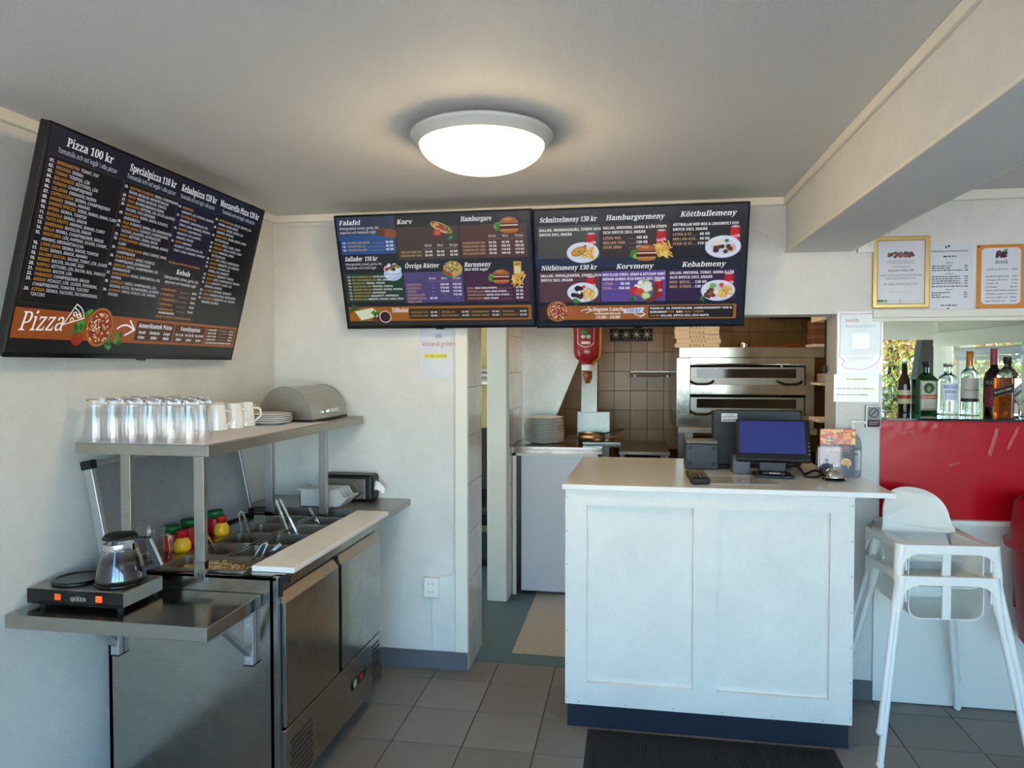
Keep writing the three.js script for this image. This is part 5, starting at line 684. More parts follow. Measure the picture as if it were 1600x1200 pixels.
// bottles on the glass shelf
{
  const SY = 1.3285;
  const glassC = (c, tr = 1) => phys({ color: c, roughness: 0.03, transmission: tr, thickness: 0.03, ior: 1.45 });
  const wrap = (r, h, y, a0, a1, tex) => { const g = new THREE.CylinderGeometry(r, r, h, 28, 1, true, a0, a1 - a0); g.translate(0, y + h / 2, 0); return [g, new THREE.MeshStandardMaterial({ map: tex, roughness: 0.5, side: THREE.DoubleSide })]; };
  const bottle = (name, label, x, z, prof, mat, turn = 0) => { const t = thing(name, label, 'bottle', [x, SY, z], turn, 'bottles on the glass shelf'); obj('glass', lathe(prof, 36), mat, t); return t; };
  const cap = (t, r, y0, y1, mat) => obj('cap', lathe([[0, y0], [r, y0], [r, y1 - 0.002], [r - 0.002, y1], [0, y1]], 24), mat, t);
  // beer
  let t = bottle('beer_bottle', 'slim brown beer bottle beside the green square bottle', 1.385, -3.94, [[0, 0], [0.03, 0], [0.031, 0.004], [0.031, 0.14], [0.026, 0.17], [0.014, 0.2], [0.0125, 0.25], [0, 0.25]], glassC(0x3a1a08, 0.6)); cap(t, 0.014, 0.25, 0.262, M.alu);
  obj('label', ...wrap(0.0315, 0.07, 0.045, 0, 6.28, canvasTex(256, 96, (x) => { x.fillStyle = '#d8c9a0'; x.fillRect(0, 0, 256, 96); x.fillStyle = '#a82a22'; x.fillRect(0, 34, 256, 26); x.fillStyle = '#3a6ab0'; x.fillRect(90, 8, 70, 22); })), t);
  // square green
  t = thing('liqueur_bottle', 'flat green square liqueur bottle with white and orange label', 'bottle', [1.47, SY, -3.9], 0.15, 'bottles on the glass shelf');
  { const s = rrect(0.104, 0.058, 0.014), g = extr(s, 0.165, 0.004); g.rotateX(-Math.PI / 2); g.translate(0, 0.004, 0); const sh = new THREE.CylinderGeometry(0.017, 0.06, 0.04, 4, 1); sh.rotateY(Math.PI / 4); sh.scale(1.15, 1, 0.62); sh.translate(0, 0.19, 0); obj('glass', [g, sh, cyl(0.016, 0.015, 0.035, 0, 0.205, 0)], glassC(0x0e4a1c, 0.55), t); cap(t, 0.0175, 0.232, 0.262, M.blackPlastic); const f = face(0.082, 0.15); f.translate(0, 0.09, 0.0335); obj('label', f, printMat(canvasTex(220, 400, (x) => { x.fillStyle = '#d9d4c0'; x.fillRect(0, 0, 220, 400); x.strokeStyle = '#2a4a2a'; x.lineWidth = 6; x.strokeRect(6, 6, 208, 388); ell(x, 110, 100, 74, 74, '#1f4a24'); ell(x, 110, 110, 30, 40, '#8a9a6a'); x.strokeStyle = '#c9b45a'; x.lineWidth = 4; x.beginPath(); x.arc(110, 100, 66, 0, 7); x.stroke(); x.fillStyle = '#c4562a'; x.fillRect(0, 190, 220, 56); fit(x, 'Jägermeister', 110, 230, 200, 40, 'italic bold', '#f0e4c8', 'serif', 'center'); for (let i = 0; i < 6; i++) { x.fillStyle = '#7a7a6a'; x.fillRect(40, 270 + i * 16, 140, 4); } x.fillStyle = '#a8322a'; x.fillRect(20, 376, 180, 8); })), t); }
  // vodka
  t = bottle('vodka_bottle', 'clear vodka bottle with blue printed lettering', 1.55, -3.84, [[0, 0], [0.042, 0], [0.044, 0.006], [0.044, 0.16], [0.038, 0.185], [0.018, 0.2], [0.017, 0.225], [0.0195, 0.23], [0.0195, 0.235], [0, 0.235]], glassC(0xffffff)); cap(t, 0.0205, 0.235, 0.252, M.alu);
  obj('printed_lettering', ...wrap(0.0446, 0.085, 0.07, -0.9, 0.9, canvasTex(300, 240, (x) => { x.clearRect(0, 0, 300, 240); x.fillStyle = '#e9edf6'; x.fillRect(0, 0, 300, 240); fit(x, 'ABSOLUT', 150, 78, 270, 74, 'bold', '#2a4aa8', 'sans-serif', 'center'); fit(x, 'VODKA', 150, 146, 220, 66, 'bold', '#2a4aa8', 'sans-serif', 'center'); x.fillStyle = '#6a7ab8'; for (let i = 0; i < 4; i++) x.fillRect(50, 170 + i * 16, 200, 4); })), t);
  // white wine / aquavit with grey label
  t = bottle('spirit_bottle', 'clear bottle with grey label and copper neck foil', 1.628, -3.79, [[0, 0], [0.04, 0], [0.042, 0.006], [0.042, 0.185], [0.034, 0.21], [0.017, 0.228], [0.0145, 0.25], [0.0145, 0.3], [0, 0.3]], glassC(0xf2f6f4)); obj('neck_foil', lathe([[0.0165, 0.236], [0.016, 0.31], [0, 0.311], [0, 0.236]], 24), std(0xa8743c, 0.3, 0.7), t);
  obj('label', ...wrap(0.0426, 0.115, 0.065, -1.4, 1.4, canvasTex(300, 260, (x) => { x.fillStyle = '#b9b4a8'; x.fillRect(0, 0, 300, 260); x.fillStyle = '#221f1e'; x.fillRect(0, 222, 300, 38); greek(x, 45, 125, 210, 12, '#7a746a'); ell(x, 265, 55, 18, 18, '#3a3634'); })), t);
  // red wine
  t = bottle('wine_bottle', 'dark red wine bottle with crimson label and pink neck foil', 1.703, -3.72, [[0, 0], [0.04, 0], [0.042, 0.006], [0.042, 0.18], [0.036, 0.205], [0.017, 0.23], [0.0145, 0.25], [0.0145, 0.31], [0, 0.31]], glassC(0x1c0606, 0.4)); obj('neck_foil', lathe([[0.0163, 0.245], [0.0158, 0.322], [0, 0.323], [0, 0.245]], 24), std(0x8c3a44, 0.35, 0.3), t);
  obj('label', ...wrap(0.0426, 0.135, 0.045, -1.4, 1.4, canvasTex(300, 310, (x) => { x.fillStyle = '#7c1c30'; x.fillRect(0, 0, 300, 310); x.fillStyle = '#1c1214'; x.fillRect(0, 0, 300, 90); fit(x, 'ECOLOGICA', 150, 62, 270, 50, '', '#e2d8d0', 'sans-serif', 'center'); greek(x, 100, 118, 100, 12, '#d8a8a8'); x.strokeStyle = '#c88'; x.lineWidth = 3; x.beginPath(); x.arc(80, 240, 24, 0, 7); x.stroke(); for (let i = 0; i < 4; i++) { x.fillStyle = '#b86a78'; x.fillRect(80, 155 + i * 14, 140, 3); } })), t);
  // square whisky
  t = thing('whisky_bottle', 'square whisky bottle with slanted black label', 'bottle', [1.705, SY, -3.6], 0.75, 'bottles on the glass shelf');
  { const s = rrect(0.078, 0.078, 0.008), g = extr(s, 0.18, 0.003); g.rotateX(-Math.PI / 2); g.translate(0, 0.003, 0); obj('whisky', g, glassC(0x8a3c08, 0.75), t); const sh = lathe([[0.05, 0.186], [0.048, 0.2], [0.03, 0.225], [0.016, 0.238], [0.0155, 0.256], [0, 0.256], [0, 0.186]], 24); sh.scale(0.85, 1, 0.85); obj('glass_shoulder', sh, glassC(0xf2ead8), t); cap(t, 0.0175, 0.25, 0.282, M.blackPlastic);
    for (const a of [0, -Math.PI / 2]) { const f = new THREE.PlaneGeometry(0.08, 0.045); const q = f.attributes.position; for (let i = 0; i < 4; i++) q.setY(i, q.getY(i) + q.getX(i) * 0.35); f.translate(0, 0.125, 0.0425); f.rotateY(a); obj('label', f, printMat(canvasTex(260, 146, (x) => { x.fillStyle = '#14120f'; x.fillRect(0, 0, 260, 146); x.fillStyle = '#c9a24c'; x.fillRect(0, 8, 260, 5); x.fillRect(0, 132, 260, 5); fit(x, 'BLACK LABEL', 130, 84, 230, 40, 'bold', '#e6dcc0', 'serif', 'center'); })), t); } }
  const wg = obj('wine_glass', lathe([[0, 0], [0.03, 0], [0.031, 0.002], [0.006, 0.006], [0.004, 0.05], [0.006, 0.056], [0.03, 0.075], [0.036, 0.1], [0.031, 0.13], [0.0295, 0.13], [0.034, 0.1], [0.028, 0.077], [0, 0.06]], 32), M.glass); wg.position.set(1.81, SY, -3.72); tag(wg, 'clear stemmed glass at the end of the glass shelf', 'glass', 'stemmed glasses on the shelf'); dup(wg, [1.835, SY, -3.62], 0, 'clear stemmed glass right beside the whisky bottle'); dup(wg, [1.31, SY, -3.98], 0, 'clear stemmed glass before the autumn trees');
}
// ---------------------------------------------------------------- stacked high chairs and bin
function highChair(label, pos, turn) {
  const t = thing('high_chair', label, 'high chair', pos, turn, 'white plastic high chairs');
  const H = 0.735;
  // legs with round feet
  for (const [sx, sz, tx, tz, fx, fz] of [[-1, 1, 0.178, 0.165, 0.28, 0.255], [1, 1, 0.178, 0.165, 0.28, 0.255], [-1, -1, 0.15, -0.13, 0.265, -0.265], [1, -1, 0.15, -0.13, 0.265, -0.265]]) {
    const a = V(sx * tx, H - 0.07, tz), b = V(sx * fx, 0.012, fz); const l = obj('leg', rod(a, b, 0.0125, 16), M.whiteLeg, t);
    obj('foot', (() => { const g = new THREE.SphereGeometry(0.0155, 16, 10); g.translate(b.x, 0.0155, b.z); return g; })(), M.whitePlastic, l);
    const a2 = V(sx * (tx - 0.006), H, tz - Math.sign(tz) * 0.004), d = b.clone().sub(a).normalize(), e = a.clone().addScaledVector(d, 0.075); const k = new THREE.CylinderGeometry(0.026, 0.0165, a2.distanceTo(e), 16); k.applyQuaternion(new THREE.Quaternion().setFromUnitVectors(V(0, -1, 0), e.clone().sub(a2).normalize())); k.translate((a2.x + e.x) / 2, (a2.y + e.y) / 2, (a2.z + e.z) / 2); obj('socket', k, M.whitePlastic, l);
  }
  // rim: front, side and back aprons with arched undersides
  const apron = (w, drop) => { const s = new THREE.Shape(); s.moveTo(-w / 2, 0); s.lineTo(w / 2, 0); s.lineTo(w / 2, -drop); s.quadraticCurveTo(w / 2 - 0.02, -0.034, w / 2 - 0.08, -0.032); s.lineTo(-w / 2 + 0.08, -0.032); s.quadraticCurveTo(-w / 2 + 0.02, -0.034, -w / 2, -drop); s.closePath(); return extr(s, 0.004, 0.0015); };
  const f = apron(0.36, 0.085); f.rotateX(-0.08); f.translate(0, H, 0.178); const bk = apron(0.3, 0.085); bk.translate(0, H, -0.145);
  const sd = (s) => { const g = apron(0.325, 0.1); g.rotateY(s * (Math.PI / 2 - 0.09)); g.translate(s * 0.172, H, 0.018); return g; };
  obj('apron', [f, bk, sd(1), sd(-1)], M.whitePlastic, t);
  // rim ledge joining apron and basket
  const rs = poly([[-0.18, -0.182], [0.18, -0.182], [0.155, 0.148], [-0.155, 0.148]]); rs.holes.push(poly([[-0.142, -0.165], [0.142, -0.165], [0.128, 0.12], [-0.128, 0.12]])); const rim = extr(rs, 0.006, 0.002); rim.rotateX(-Math.PI / 2); rim.translate(0, H - 0.006, 0); obj('rim', rim, M.whitePlastic, t);
  // basket: U section with rounded bottom, back wall, leg openings in front with centre divider
  const u = new THREE.Shape(); const U = (w, y0, r, s) => { s.moveTo(-w, 0); s.lineTo(-w, y0 + r); s.quadraticCurveTo(-w, y0, -w + r, y0); s.lineTo(w - r, y0); s.quadraticCurveTo(w, y0, w, y0 + r); s.lineTo(w, 0); }; U(0.143, -0.175, 0.05, u); u.lineTo(0.139, 0); u.lineTo(0.139, -0.121); u.quadraticCurveTo(0.139, -0.171, 0.089, -0.171); u.lineTo(-0.089, -0.171); u.quadraticCurveTo(-0.139, -0.171, -0.139, -0.121); u.lineTo(-0.139, 0); u.closePath();
  const ug = extr(u, 0.28); ug.translate(0, H, -0.12); obj('seat_basket', ug, M.whitePlastic, t);
  const bw = new THREE.Shape(); U(0.142, -0.174, 0.05, bw); bw.closePath(); const bg = extr(bw, 0.004); bg.translate(0, H, -0.122); 
  obj('divider', [bx(-0.017, 0.017, H - 0.174, H - 0.02, 0.158, 0.168, 0.004), bx(-0.142, 0.142, H - 0.04, H - 0.004, 0.158, 0.163)], M.whitePlastic, t);
  // curved backrest
  const s = new THREE.Shape(); s.moveTo(-0.155, 0); s.bezierCurveTo(-0.135, 0.012, -0.138, 0.06, -0.13, 0.09); s.bezierCurveTo(-0.115, 0.15, -0.06, 0.172, 0, 0.172); s.bezierCurveTo(0.06, 0.172, 0.115, 0.15, 0.13, 0.09); s.bezierCurveTo(0.138, 0.06, 0.135, 0.012, 0.155, 0); s.closePath(); const br = extr(s, 0.005, 0.003); { const q = br.attributes.position; for (let i = 0; i < q.count; i++) { const x = q.getX(i), y = q.getY(i); q.setZ(i, q.getZ(i) + x * x * 3.2 - y * 0.22); } br.computeVertexNormals(); } br.translate(0, H - 0.002, -0.15); obj('backrest', [br, bg], M.whitePlastic, t);
  return t;
}
highChair('lower high chair of the stacked pair, standing on the floor', [1.222, 0, -3.2], 0.07);
highChair('upper high chair of the stacked pair, nested on the other', [1.226, 0.122, -3.215], 0.07);
{
  const t = thing('waste_bin', 'red plastic waste bin with domed lid on the wall', 'bin', [1.805, 0.38, -3.3]);
  obj('bucket', lathe([[0, 0], [0.15, 0], [0.165, 0.02], [0.195, 0.42], [0.19, 0.42], [0.16, 0.02], [0, 0.012]], 48), M.redPlastic, t);
  obj('lid', lathe([[0.2, 0.415], [0.222, 0.418], [0.224, 0.44], [0.205, 0.455], [0.19, 0.6], [0.17, 0.625], [0, 0.63]], 48), M.redPlastic, t);
  obj('wall_bracket', bx(-0.1, 0.1, 0.1, 0.35, -0.224, -0.17, 0.004), M.redPlastic, t);
}

// ---------------------------------------------------------------- kitchen behind the hatch
{
  const t = thing('kitchen_bench', 'stainless steel topped bench with white cabinet front', 'bench');
  obj('steel_top', [bx(-0.8, -0.19, 1.0, 1.022, -5.2, -4.745, 0.003), bx(-0.8, -0.19, 0.975, 1.0, -4.765, -4.748)], M.steel, t);
  obj('cabinet', bx(-0.745, -0.21, 0.02, 0.955, -5.18, -4.8, 0.004), std(0xe2e4ea, 0.4), t);
  obj('frame', [bx(-0.8, -0.775, 0, 1.0, -4.8, -4.765), bx(-0.22, -0.195, 0, 1.0, -4.8, -4.765), bx(-0.8, -0.195, 0.955, 0.985, -4.79, -4.765)], M.whitePaint, t);
  settle(t, -0.5, 0, -4.97);
  const p = obj('dinner_plate', lathe([[0, 0], [0.08, 0], [0.09, 0.004], [0.14, 0.018], [0.142, 0.02], [0.139, 0.021], [0.09, 0.008], [0, 0.006]], 48), M.porcelain); tag(p, `white dinner plate, ${nth(0)} of the tall stack on the kitchen bench`, 'plate', 'stacked dinner plates'); p.position.set(-0.61, 1.0225, -4.97);
  for (let i = 1; i < 15; i++) dup(p, [-0.61 + rr(-0.003, 0.003), 1.0225 + i * 0.0118, -4.97 + rr(-0.003, 0.003)], 0, `white dinner plate, ${nth(i, 15)} of the tall stack on the kitchen bench`);
  const hp = extr(poly([[-0.802, 1.023], [-0.62, 1.023], [-0.22, 1.99], [-0.1, 2.4], [-0.802, 2.4]]), 0.012, 0.001); hp.translate(0, 0, -5.222);
  const hood = thing('extractor_hood', 'stainless steel extractor hood with slanted side panel', 'hood'); obj('side_panel', boxUV(hp), std(0xbdb8ad, 0.45, 1, { map: brushTex }), hood); obj('canopy', [bx(-0.802, -0.12, 2.0, 2.4, -6.4, -5.225)], M.steelDark, hood); settle(hood, -0.5, 1.023, -5.6);
  const fr = thing('fryer', 'stainless steel fryer and griddle line behind the bench', 'fryer'); obj('body', bx(-0.8, -0.16, 0.05, 0.99, -6.35, -5.235, 0.004), M.steelDark, fr); obj('splash_column', (() => { const g = bx(-0.065, 0.065, 0, 0.43, -0.02, 0.02, 0.003); g.rotateX(-0.12); g.translate(-0.335, 1.19, -5.7); return g; })(), M.steelDark, fr); obj('splash_plate', (() => { const g = bx(-0.13, 0.13, 0, 0.21, -0.01, 0.01, 0.003); g.rotateX(-0.12); g.translate(-0.3, 0.99, -5.69); return g; })(), M.steelDark, fr); obj('griddle', bx(-0.5, -0.17, 0.99, 1.015, -5.68, -5.3, 0.004), M.steel, fr); obj('control', [bx(-0.159, -0.15, 0.86, 0.96, -5.6, -5.3)], M.blackPlastic, fr); settle(fr, -0.48, 0.05, -5.8);
  const pan = (x, y, z, turn, label, hm) => { const q = thing('frying_pan', label, 'pan', [x, y, z], turn); obj('dish', lathe([[0, 0], [0.085, 0], [0.105, 0.04], [0.103, 0.04], [0.083, 0.003], [0, 0.003]], 32), M.steelDark, q); obj('handle', bar(V(0.1, 0.035, 0), V(0.24, 0.065, 0), 0.012, 0.02), hm, q); };
  pan(-0.3, 1.016, -5.42, 0.15, 'steel pan with black handle on the griddle', M.blackPlastic); pan(-0.28, 1.0225, -5.06, -0.1, 'steel pan with wooden handle at the end of the bench', M.wood);
  const tr = thing('steel_tray', 'small steel tray sticking out past the bench end', 'tray', [-0.2, 1.0225, -4.85], 0.1); obj('tray', [bx(-0.13, 0.13, 0, 0.004, -0.06, 0.06), bx(-0.13, 0.13, 0, 0.018, -0.06, -0.057), bx(-0.13, 0.13, 0, 0.018, 0.057, 0.06), bx(0.127, 0.13, 0, 0.018, -0.06, 0.06), bx(-0.13, -0.127, 0, 0.018, -0.06, 0.06)], M.steelPolish, tr);
  tag(obj('gas_pipe', rod(V(-0.3, 0.992, -5.95), V(-0.3, 1.998, -5.95), 0.014), M.steelPolish), 'thin vertical steel pipe behind the sauce dispensers', 'pipe');
  // hanging sauce dispensers
  const disp = (name, label, x, y, z, mat, print) => { const d = thing(name, label, 'dispenser', [x, y, z], 0, 'hanging sauce dispensers'); obj('bottle', lathe([[0, 0.12], [0.03, 0.122], [0.045, 0.145], [0.072, 0.165], [0.082, 0.2], [0.086, 0.42], [0.07, 0.46], [0, 0.47]], 40), mat, d); obj('collar', lathe([[0, 0.085], [0.031, 0.085], [0.033, 0.09], [0.033, 0.12], [0.028, 0.126], [0, 0.126]], 28), M.whitePlastic, d); obj('nozzle', lathe([[0.002, 0], [0.006, 0.004], [0.021, 0.04], [0.022, 0.085], [0, 0.085], [0, 0]], 24), std(0x8a4a24, 0.35), d); obj('cord', rod(V(0, 0.465, 0), V(0, 2.42 - y, 0), 0.003), M.dark, d);
    if (print) { const g = new THREE.CylinderGeometry(0.0862, 0.0835, 0.17, 24, 1, true, -0.75, 1.5); g.translate(0, 0.3, 0); obj('label', g, printMat(canvasTex(220, 260, (c) => { c.fillStyle = '#a51d22'; c.fillRect(0, 0, 220, 260); c.strokeStyle = '#e8e0d8'; c.lineWidth = 8; c.beginPath(); c.moveTo(14, 0); c.lineTo(14, 190); c.quadraticCurveTo(110, 270, 206, 190); c.lineTo(206, 0); c.stroke(); food.leaf(c, 110, 90, 70); ell(c, 80, 130, 26, 18, '#c9d0c0'); ell(c, 140, 130, 26, 18, '#c9d0c0'); c.fillStyle = '#e8e0d8'; c.fillRect(60, 176, 100, 26); })), d); } };
  disp('ketchup_dispenser', 'big red ketchup dispenser bottle hanging nozzle down', -0.288, 1.452, -4.6, phys({ color: 0x9c141a, roughness: 0.25, clearcoat: 0.4 }), true);
  disp('mustard_dispenser', 'big yellow mustard dispenser hanging behind the red one', -0.285, 1.446, -4.82, phys({ color: 0xd9a61c, roughness: 0.25, clearcoat: 0.4 }), false);
  // fan strip
  const fu = thing('fan_strip', 'black strip of four small cooling fans on the tiles', 'fan', [-0.005, 1.79, -6.6]); obj('housing', bx(-0.19, 0.19, 0, 0.115, 0.001, 0.03, 0.003), M.blackGloss, fu);
  for (let k = 0; k < 4; k++) { const cx = -0.14 + k * 0.0935; const f = obj('fan', (() => { const g = new THREE.TorusGeometry(0.043, 0.0025, 8, 28); g.translate(cx, 0.06, 0.031); return g; })(), M.darkGrey, fu); obj('hub', (() => { const g = new THREE.CylinderGeometry(0.014, 0.014, 0.008, 18); g.rotateX(Math.PI / 2); g.translate(cx, 0.06, 0.034); return g; })(), std(0xd9d6b8, 0.5), f); const bl = []; for (let i = 0; i < 7; i++) { const g = bx(0.013, 0.04, -0.004, 0.008, 0.0305, 0.0325); g.rotateZ(i / 7 * Math.PI * 2 + 0.2); g.translate(cx, 0.06, 0); bl.push(g); } obj('blades', bl, std(0x8f8b84, 0.4), f); }
  const rl = thing('wall_rail', 'narrow steel rail shelf on the beige tiles', 'rail', [0.172, 1.462, -6.6]); obj('rail', [bx(-0.185, 0.185, 0.045, 0.058, 0.001, 0.1, 0.002), (() => { const g = bx(-0.185, 0.185, -0.05, 0, -0.0025, 0.0025); g.rotateX(0.35); g.translate(0, 0.05, 0.0975); return g; })()], M.steelDull, rl); obj('bracket', [bx(-0.15, -0.14, 0, 0.05, 0.001, 0.09), bx(0.14, 0.15, 0, 0.05, 0.001, 0.09)], M.steelDark, rl);
}
// pizza oven
{
  const t = thing('pizza_oven', 'two-deck stainless steel pizza oven with black handles', 'oven'); const z = -5.5, x0 = 0.335, x1 = 1.32;
  obj('top_cap', bx(0.35, 1.4, 1.627, 1.705, -6.42, z + 0.03, 0.004), M.steel, t);
  obj('shell', [bx(x0, x0 + 0.1, 1.104, 1.627, -6.4, z, 0.003), bx(x1 - 0.06, x1, 1.104, 1.627, -6.4, z), bx(x0 + 0.1, x1 - 0.06, 1.582, 1.627, -6.4, z, 0.002), bx(x0 + 0.1, x1 - 0.06, 1.352, 1.425, -6.4, z, 0.002), bx(x0, x1, 1.104, 1.2, -6.4, z + 0.001, 0.003), bx(x0 + 0.1, x1, 1.11, 1.62, -6.4, -6.35)], M.steel, t);
  obj('plinth', [bx(x0 + 0.01, x1 + 0.02, 1.06, 1.104, -6.4, z + 0.02, 0.004)], M.steelDull, t);
  obj('stand', [bx(0.4, 0.46, 0.002, 1.06, -5.6, -5.54), bx(1.2, 1.26, 0.002, 1.06, -5.6, -5.54), bx(0.4, 0.46, 0.002, 1.06, -6.38, -6.32), bx(1.2, 1.26, 0.002, 1.06, -6.38, -6.32), bx(0.4, 1.26, 0.3, 0.33, -6.38, -5.54), bx(0.52, 1.2, 0.33, 0.95, -6.3, -5.7)], M.steelDark, t);
  for (const [yb, yt, gb] of [[1.425, 1.555, 1.476], [1.2, 1.33, 1.249]]) {
    const s = poly([[x0 + 0.105, yb], [x1 - 0.065, yb], [x1 - 0.065, yt], [x0 + 0.105, yt]]); s.holes.push(poly([[x0 + 0.15, gb], [x1 - 0.12, gb], [x1 - 0.12, yt - 0.012], [x0 + 0.15, yt - 0.012]])); const g = extr(s, 0.02); g.translate(0, 0, z - 0.035);
    const d = obj('deck_door', boxUV(g), M.steelDull, t); obj('door_glass', bx(x0 + 0.15, x1 - 0.12, gb, yt - 0.012, z - 0.03, z - 0.026), phys({ color: 0x4a4238, roughness: 0.08, transmission: 0.6, thickness: 0 }), d);
    obj('deck_lamp_box', bx(0.72, 0.86, yt - 0.045, yt - 0.012, z - 0.06, z - 0.034), M.dark, d);
    for (const hx of [0.52, 1.15]) obj('handle', tube([V(hx - 0.085, yb + 0.028, z - 0.016), V(hx - 0.075, yb + 0.02, z + 0.02), V(hx - 0.04, yb + 0.006, z + 0.035), V(hx + 0.04, yb + 0.006, z + 0.035), V(hx + 0.075, yb + 0.02, z + 0.02), V(hx + 0.085, yb + 0.028, z - 0.016)], 0.0095, 10, 40), M.blackPlastic, d);
    obj('chamber', [bx(x0 + 0.12, x1 - 0.08, yb, yb + 0.005, -6.3, z - 0.04), bx(x0 + 0.12, x1 - 0.08, yb, yt + 0.02, -6.3, -6.28)], std(0x7a6a54, 0.8), t);
  }
  settle(t, 0.83, 0.002, -5.95);
  const bx0 = obj('pizza_box', bx(-0.165, 0.165, 0, 0.033, -0.165, 0.165, 0.002), M.boxCard); tag(bx0, `flat cardboard pizza box, ${nth(0)} of the stack on the oven`, 'pizza box', 'pizza boxes on the oven');
  const pt = printMat(canvasTex(256, 32, (x) => { x.fillStyle = '#d9d2c4'; x.fillRect(0, 0, 256, 32); fit(x, 'P I Z Z A', 128, 24, 120, 22, 'bold', '#4a443c', 'serif', 'center'); }), 0.75); const pf = face(0.326, 0.03); pf.translate(0, 0.0165, 0.1656); obj('print', pf, pt, bx0); bx0.position.set(0.49, 1.7055, -5.75);
  for (let i = 1; i < 7; i++) dup(bx0, [0.49 + rr(-0.012, 0.012), 1.7055 + i * 0.0335, -5.75], rr(-0.03, 0.03), `flat cardboard pizza box, ${nth(i, 7)} of the stack on the oven`);
  tag(obj('tin', [cyl(0.045, 0.045, 0.03, 0.84, 1.7055, -5.62, 28), cyl(0.03, 0.028, 0.008, 0.84, 1.7355, -5.62, 20)], M.steelPolish), 'small round tin on the oven top', 'tin');
  const pd = thing('oven_peel', 'flat orange wooden peel lying on the oven', 'peel', [1.02, 1.709, -5.75], 0.3); obj('blade', bx(-0.14, 0.14, 0, 0.008, -0.1, 0.1, 0.003), std(0xb5622c, 0.6), pd); obj('shaft', rod(V(0.13, 0.006, 0), V(0.27, 0.02, 0.03), 0.012), std(0xb5622c, 0.6), pd);
  // wall shelves with plates right of the oven
  const sh = thing('plate_shelf', 'pair of white shelf boards at the kitchen side wall', 'shelf'); obj('board', [bx(1.2, 1.47, 1.44, 1.455, -5.1, -4.85, 0.002)], M.whitePaint, sh); obj('board', [bx(1.19, 1.45, 1.2, 1.222, -5.1, -4.85, 0.002)], M.whitePaint, sh); settle(sh, 1.33, 1.2, -4.97);
  const pp = obj('shelf_plate', lathe([[0, 0], [0.07, 0], [0.1, 0.012], [0.1, 0.014], [0.07, 0.004], [0, 0.004]], 36), M.porcelain); tag(pp, `white plate, ${nth(0)} of the pile on the shelf beside the oven`, 'plate', 'plates on the side shelf'); pp.position.set(1.31, 1.4555, -4.97); for (let i = 1; i < 6; i++) dup(pp, [1.31, 1.4555 + i * 0.009, -4.97], 0, `white plate, ${nth(i, 6)} of the pile on the shelf beside the oven`);
  for (let i = 0; i < 5; i++) { const c = obj('carton', bx(-0.13, 0.13, 0, 0.034, -0.1, 0.1, 0.002), std(i % 2 ? 0x8a5a44 : 0x7a4c38, 0.8)); c.position.set(1.4 + rr(-0.006, 0.006), 1.722 + i * 0.0345, -5.4); tag(c, `thin brown carton, ${nth(i, 5)} of the pile beside the oven top`, 'carton', 'brown cartons'); }
  tag(obj('carton_ledge', bx(1.26, 1.56, 1.7, 1.721, -5.52, -5.28, 0.002), M.whitePaint), 'short white ledge holding the brown cartons', 'ledge');
  const k = thing('hanging_keys', 'black key fob and strap hanging on the hatch jamb', 'keys', [0.93, 1.52, -3.665]); obj('strap', bx(-0.004, 0.004, 0.05, 0.27, -0.006, 0.006, 0.002), M.dark, k); obj('fob', (() => { const g = new THREE.CylinderGeometry(0.02, 0.02, 0.01, 20); g.rotateZ(Math.PI / 2); g.translate(0, 0.03, 0); return g; })(), M.blackPlastic, k); obj('hook', bx(0, 0.014, 0.265, 0.275, -0.004, 0.004), M.chrome, k);
  const kt = thing('kitchen_table', 'work table behind the counter below the oven', 'table'); obj('top', bx(-0.1, 0.3, 0.86, 0.885, -6.55, -5.7, 0.003), M.steelDark, kt); obj('leg', [bx(-0.09, -0.06, 0, 0.86, -5.75, -5.72), bx(0.26, 0.29, 0, 0.86, -5.75, -5.72), bx(-0.09, -0.06, 0, 0.86, -6.53, -6.5), bx(0.26, 0.29, 0, 0.86, -6.53, -6.5)], M.alu, kt); settle(kt, 0.1, 0, -6.1);
}
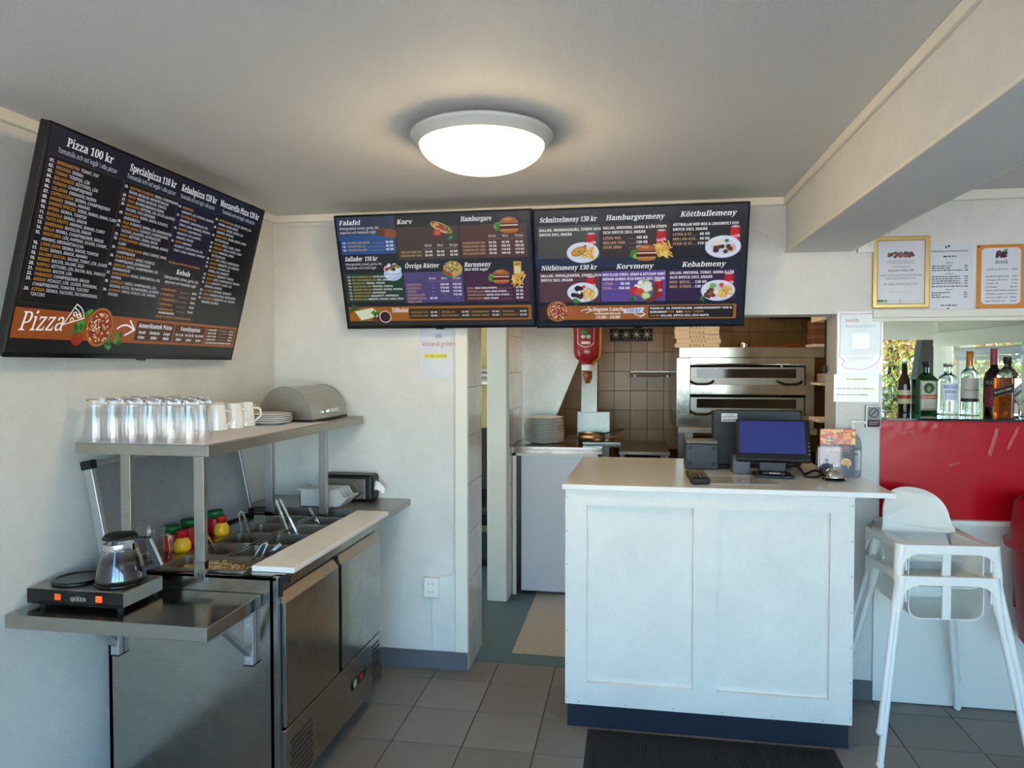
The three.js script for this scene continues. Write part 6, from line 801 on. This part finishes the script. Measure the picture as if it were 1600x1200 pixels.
// side room glimpsed past the door frame
{
  struct('wall_side_back', [bx(-2.7, -0.93, 0, 2.42, -6.6, -6.52)], std(0xc9b472, 0.85));
  const d = thing('desk', 'tan desk in the dark side room', 'desk'); obj('top', bx(-1.75, -0.98, 0.73, 0.757, -6.4, -5.7, 0.003), std(0xb59a70, 0.6), d); obj('side', [bx(-1.74, -1.71, 0, 0.73, -6.38, -5.72), bx(-1.02, -0.99, 0, 0.73, -6.38, -5.72), bx(-1.71, -1.02, 0.1, 0.73, -6.38, -6.35)], M.dark, d); settle(d, -1.36, 0, -6.05);
  const pr = thing('office_printer', 'white office printer standing on the desk', 'printer', [-1.25, 0.7575, -6.0]); obj('body', bx(-0.2, 0.2, 0, 0.09, -0.17, 0.17, 0.01), M.whitePlastic, pr); obj('lid', bx(-0.19, 0.19, 0.09, 0.15, -0.16, 0.15, 0.015), M.darkGrey, pr);
  const oc = thing('office_chair', 'black office chair before the desk', 'chair', [-1.22, 0, -5.2]); obj('backrest', bx(-0.2, 0.2, 0.62, 1.1, -0.06, 0, 0.04), M.blackPlastic, oc); obj('seat', bx(-0.22, 0.22, 0.42, 0.5, -0.44, -0.02, 0.03), M.blackPlastic, oc); obj('column', [cyl(0.025, 0.025, 0.4, 0, 0.03, -0.22, 14), bx(-0.02, 0.02, 0.45, 0.7, -0.035, -0.01), bx(-0.25, 0.25, 0.001, 0.04, -0.24, -0.2, 0.01), bx(-0.02, 0.02, 0.001, 0.04, -0.46, 0.02, 0.01)], M.blackPlastic, oc);
  const ws = thing('folder_shelf', 'wall shelf with flat paper stacks in the side room', 'shelf', [-1.3, 1.4, -6.52]); obj('board', bx(-0.3, 0.3, 0, 0.025, 0.001, 0.28, 0.002), M.whitePaint, ws); for (let i = 0; i < 5; i++) { const f = obj('paper_stack', bx(-0.15, 0.15, 0, 0.022, -0.1, 0.1, 0.002), std([0xb9b2a0, 0x8f8a80, 0xd0cabb, 0x7a756c, 0xc4bba6][i], 0.8)); f.position.set(-1.28, 1.4255 + i * 0.0225, -6.38); tag(f, `flat paper bundle, ${nth(i, 5)} of the heap on the side room shelf`, 'paper stack', 'paper stacks on the side room shelf'); }
}
// ---------------------------------------------------------------- outdoors behind the porch
{
  const leaf = new THREE.BufferGeometry(); leaf.setAttribute('position', new THREE.Float32BufferAttribute([0, 0, 0, 0.035, 0.05, 0.01, 0, 0.11, 0, -0.035, 0.05, 0.01], 3)); leaf.setIndex([0, 1, 2, 0, 2, 3]); leaf.computeVertexNormals();
  const tree = (x, z, h, r, cols, n, label) => {
    const t = thing('garden_tree', label, 'tree', [x, -0.2, z]); obj('trunk', [lathe([[0.13, 0], [0.09, h * 0.4], [0.03, h * 0.85], [0, h * 0.86]], 12)], M.brownWood, t);
    const m = new THREE.InstancedMesh(leaf, phys({ color: 0xffffff, roughness: 0.7, transmission: 0.25, thickness: 0, side: THREE.DoubleSide }), n), o = new THREE.Object3D(), c = new THREE.Color();
    for (let i = 0; i < n; i++) { const a = rr(0, 6.283), e = Math.asin(rr(-1, 1)), q = Math.cbrt(rr(0.15, 1)) * (0.75 + 0.35 * n8(a / 6.283, e + 0.5)); o.position.set(Math.cos(a) * Math.cos(e) * q * r, h * 0.5 + Math.sin(e) * q * h * 0.48, Math.sin(a) * Math.cos(e) * q * r); o.rotation.set(rr(0, 6), rr(0, 6), rr(0, 6)); o.scale.setScalar(rr(0.4, 0.9)); o.updateMatrix(); m.setMatrixAt(i, o.matrix); const top = o.position.y / h; c.set(cols[Math.floor(Math.min(0.999, Math.max(0, top + rr(-0.25, 0.25))) * cols.length)]); m.setColorAt(i, c); }
    m.name = 'foliage'; m.userData.kind = 'stuff'; shade(m); t.add(m);
  };
  tree(3.45, -10.2, 3.4, 1.5, ['#5f7a2a', '#7d9a35', '#a8ac44', '#c9b04a', '#c98a4a', '#c4694a'], 26000, 'autumn tree with orange crown beyond the porch');
  tree(2.1, -10.8, 2.6, 1.2, ['#4c6a24', '#6f8f30', '#a3a840', '#c9a23c'], 16000, 'low yellow green shrub tree beyond the kitchen wall');
  tree(5.6, -11.0, 4.2, 1.9, ['#3f6a2a', '#5a8a34', '#86a648', '#b9bc5a'], 28000, 'green leafy tree seen through the porch side window');
  tree(7.6, -9.5, 4.6, 2.0, ['#3f6a2a', '#547f34', '#7da048'], 22000, 'tall green tree farther along the garden');
  const s = new THREE.Shape(); s.moveTo(0, -0.2); s.lineTo(0.02, 1.1); s.quadraticCurveTo(0.05, 1.6, 0.22, 1.98); s.lineTo(0.5, 1.98); s.lineTo(0.5, -0.2); s.closePath(); const g = extr(s, 0.12, 0.004); g.scale(0.45, 1, 1); g.translate(2.15, 0, -6.05);
  tag(obj('timber_post', boxUV(g), M.brownWood), 'dark curved timber post outside the porch', 'post');
}
scene.traverse((o) => { if (o.isMesh) { o.castShadow = true; o.receiveShadow = true; } });
renderer.render(scene, camera);
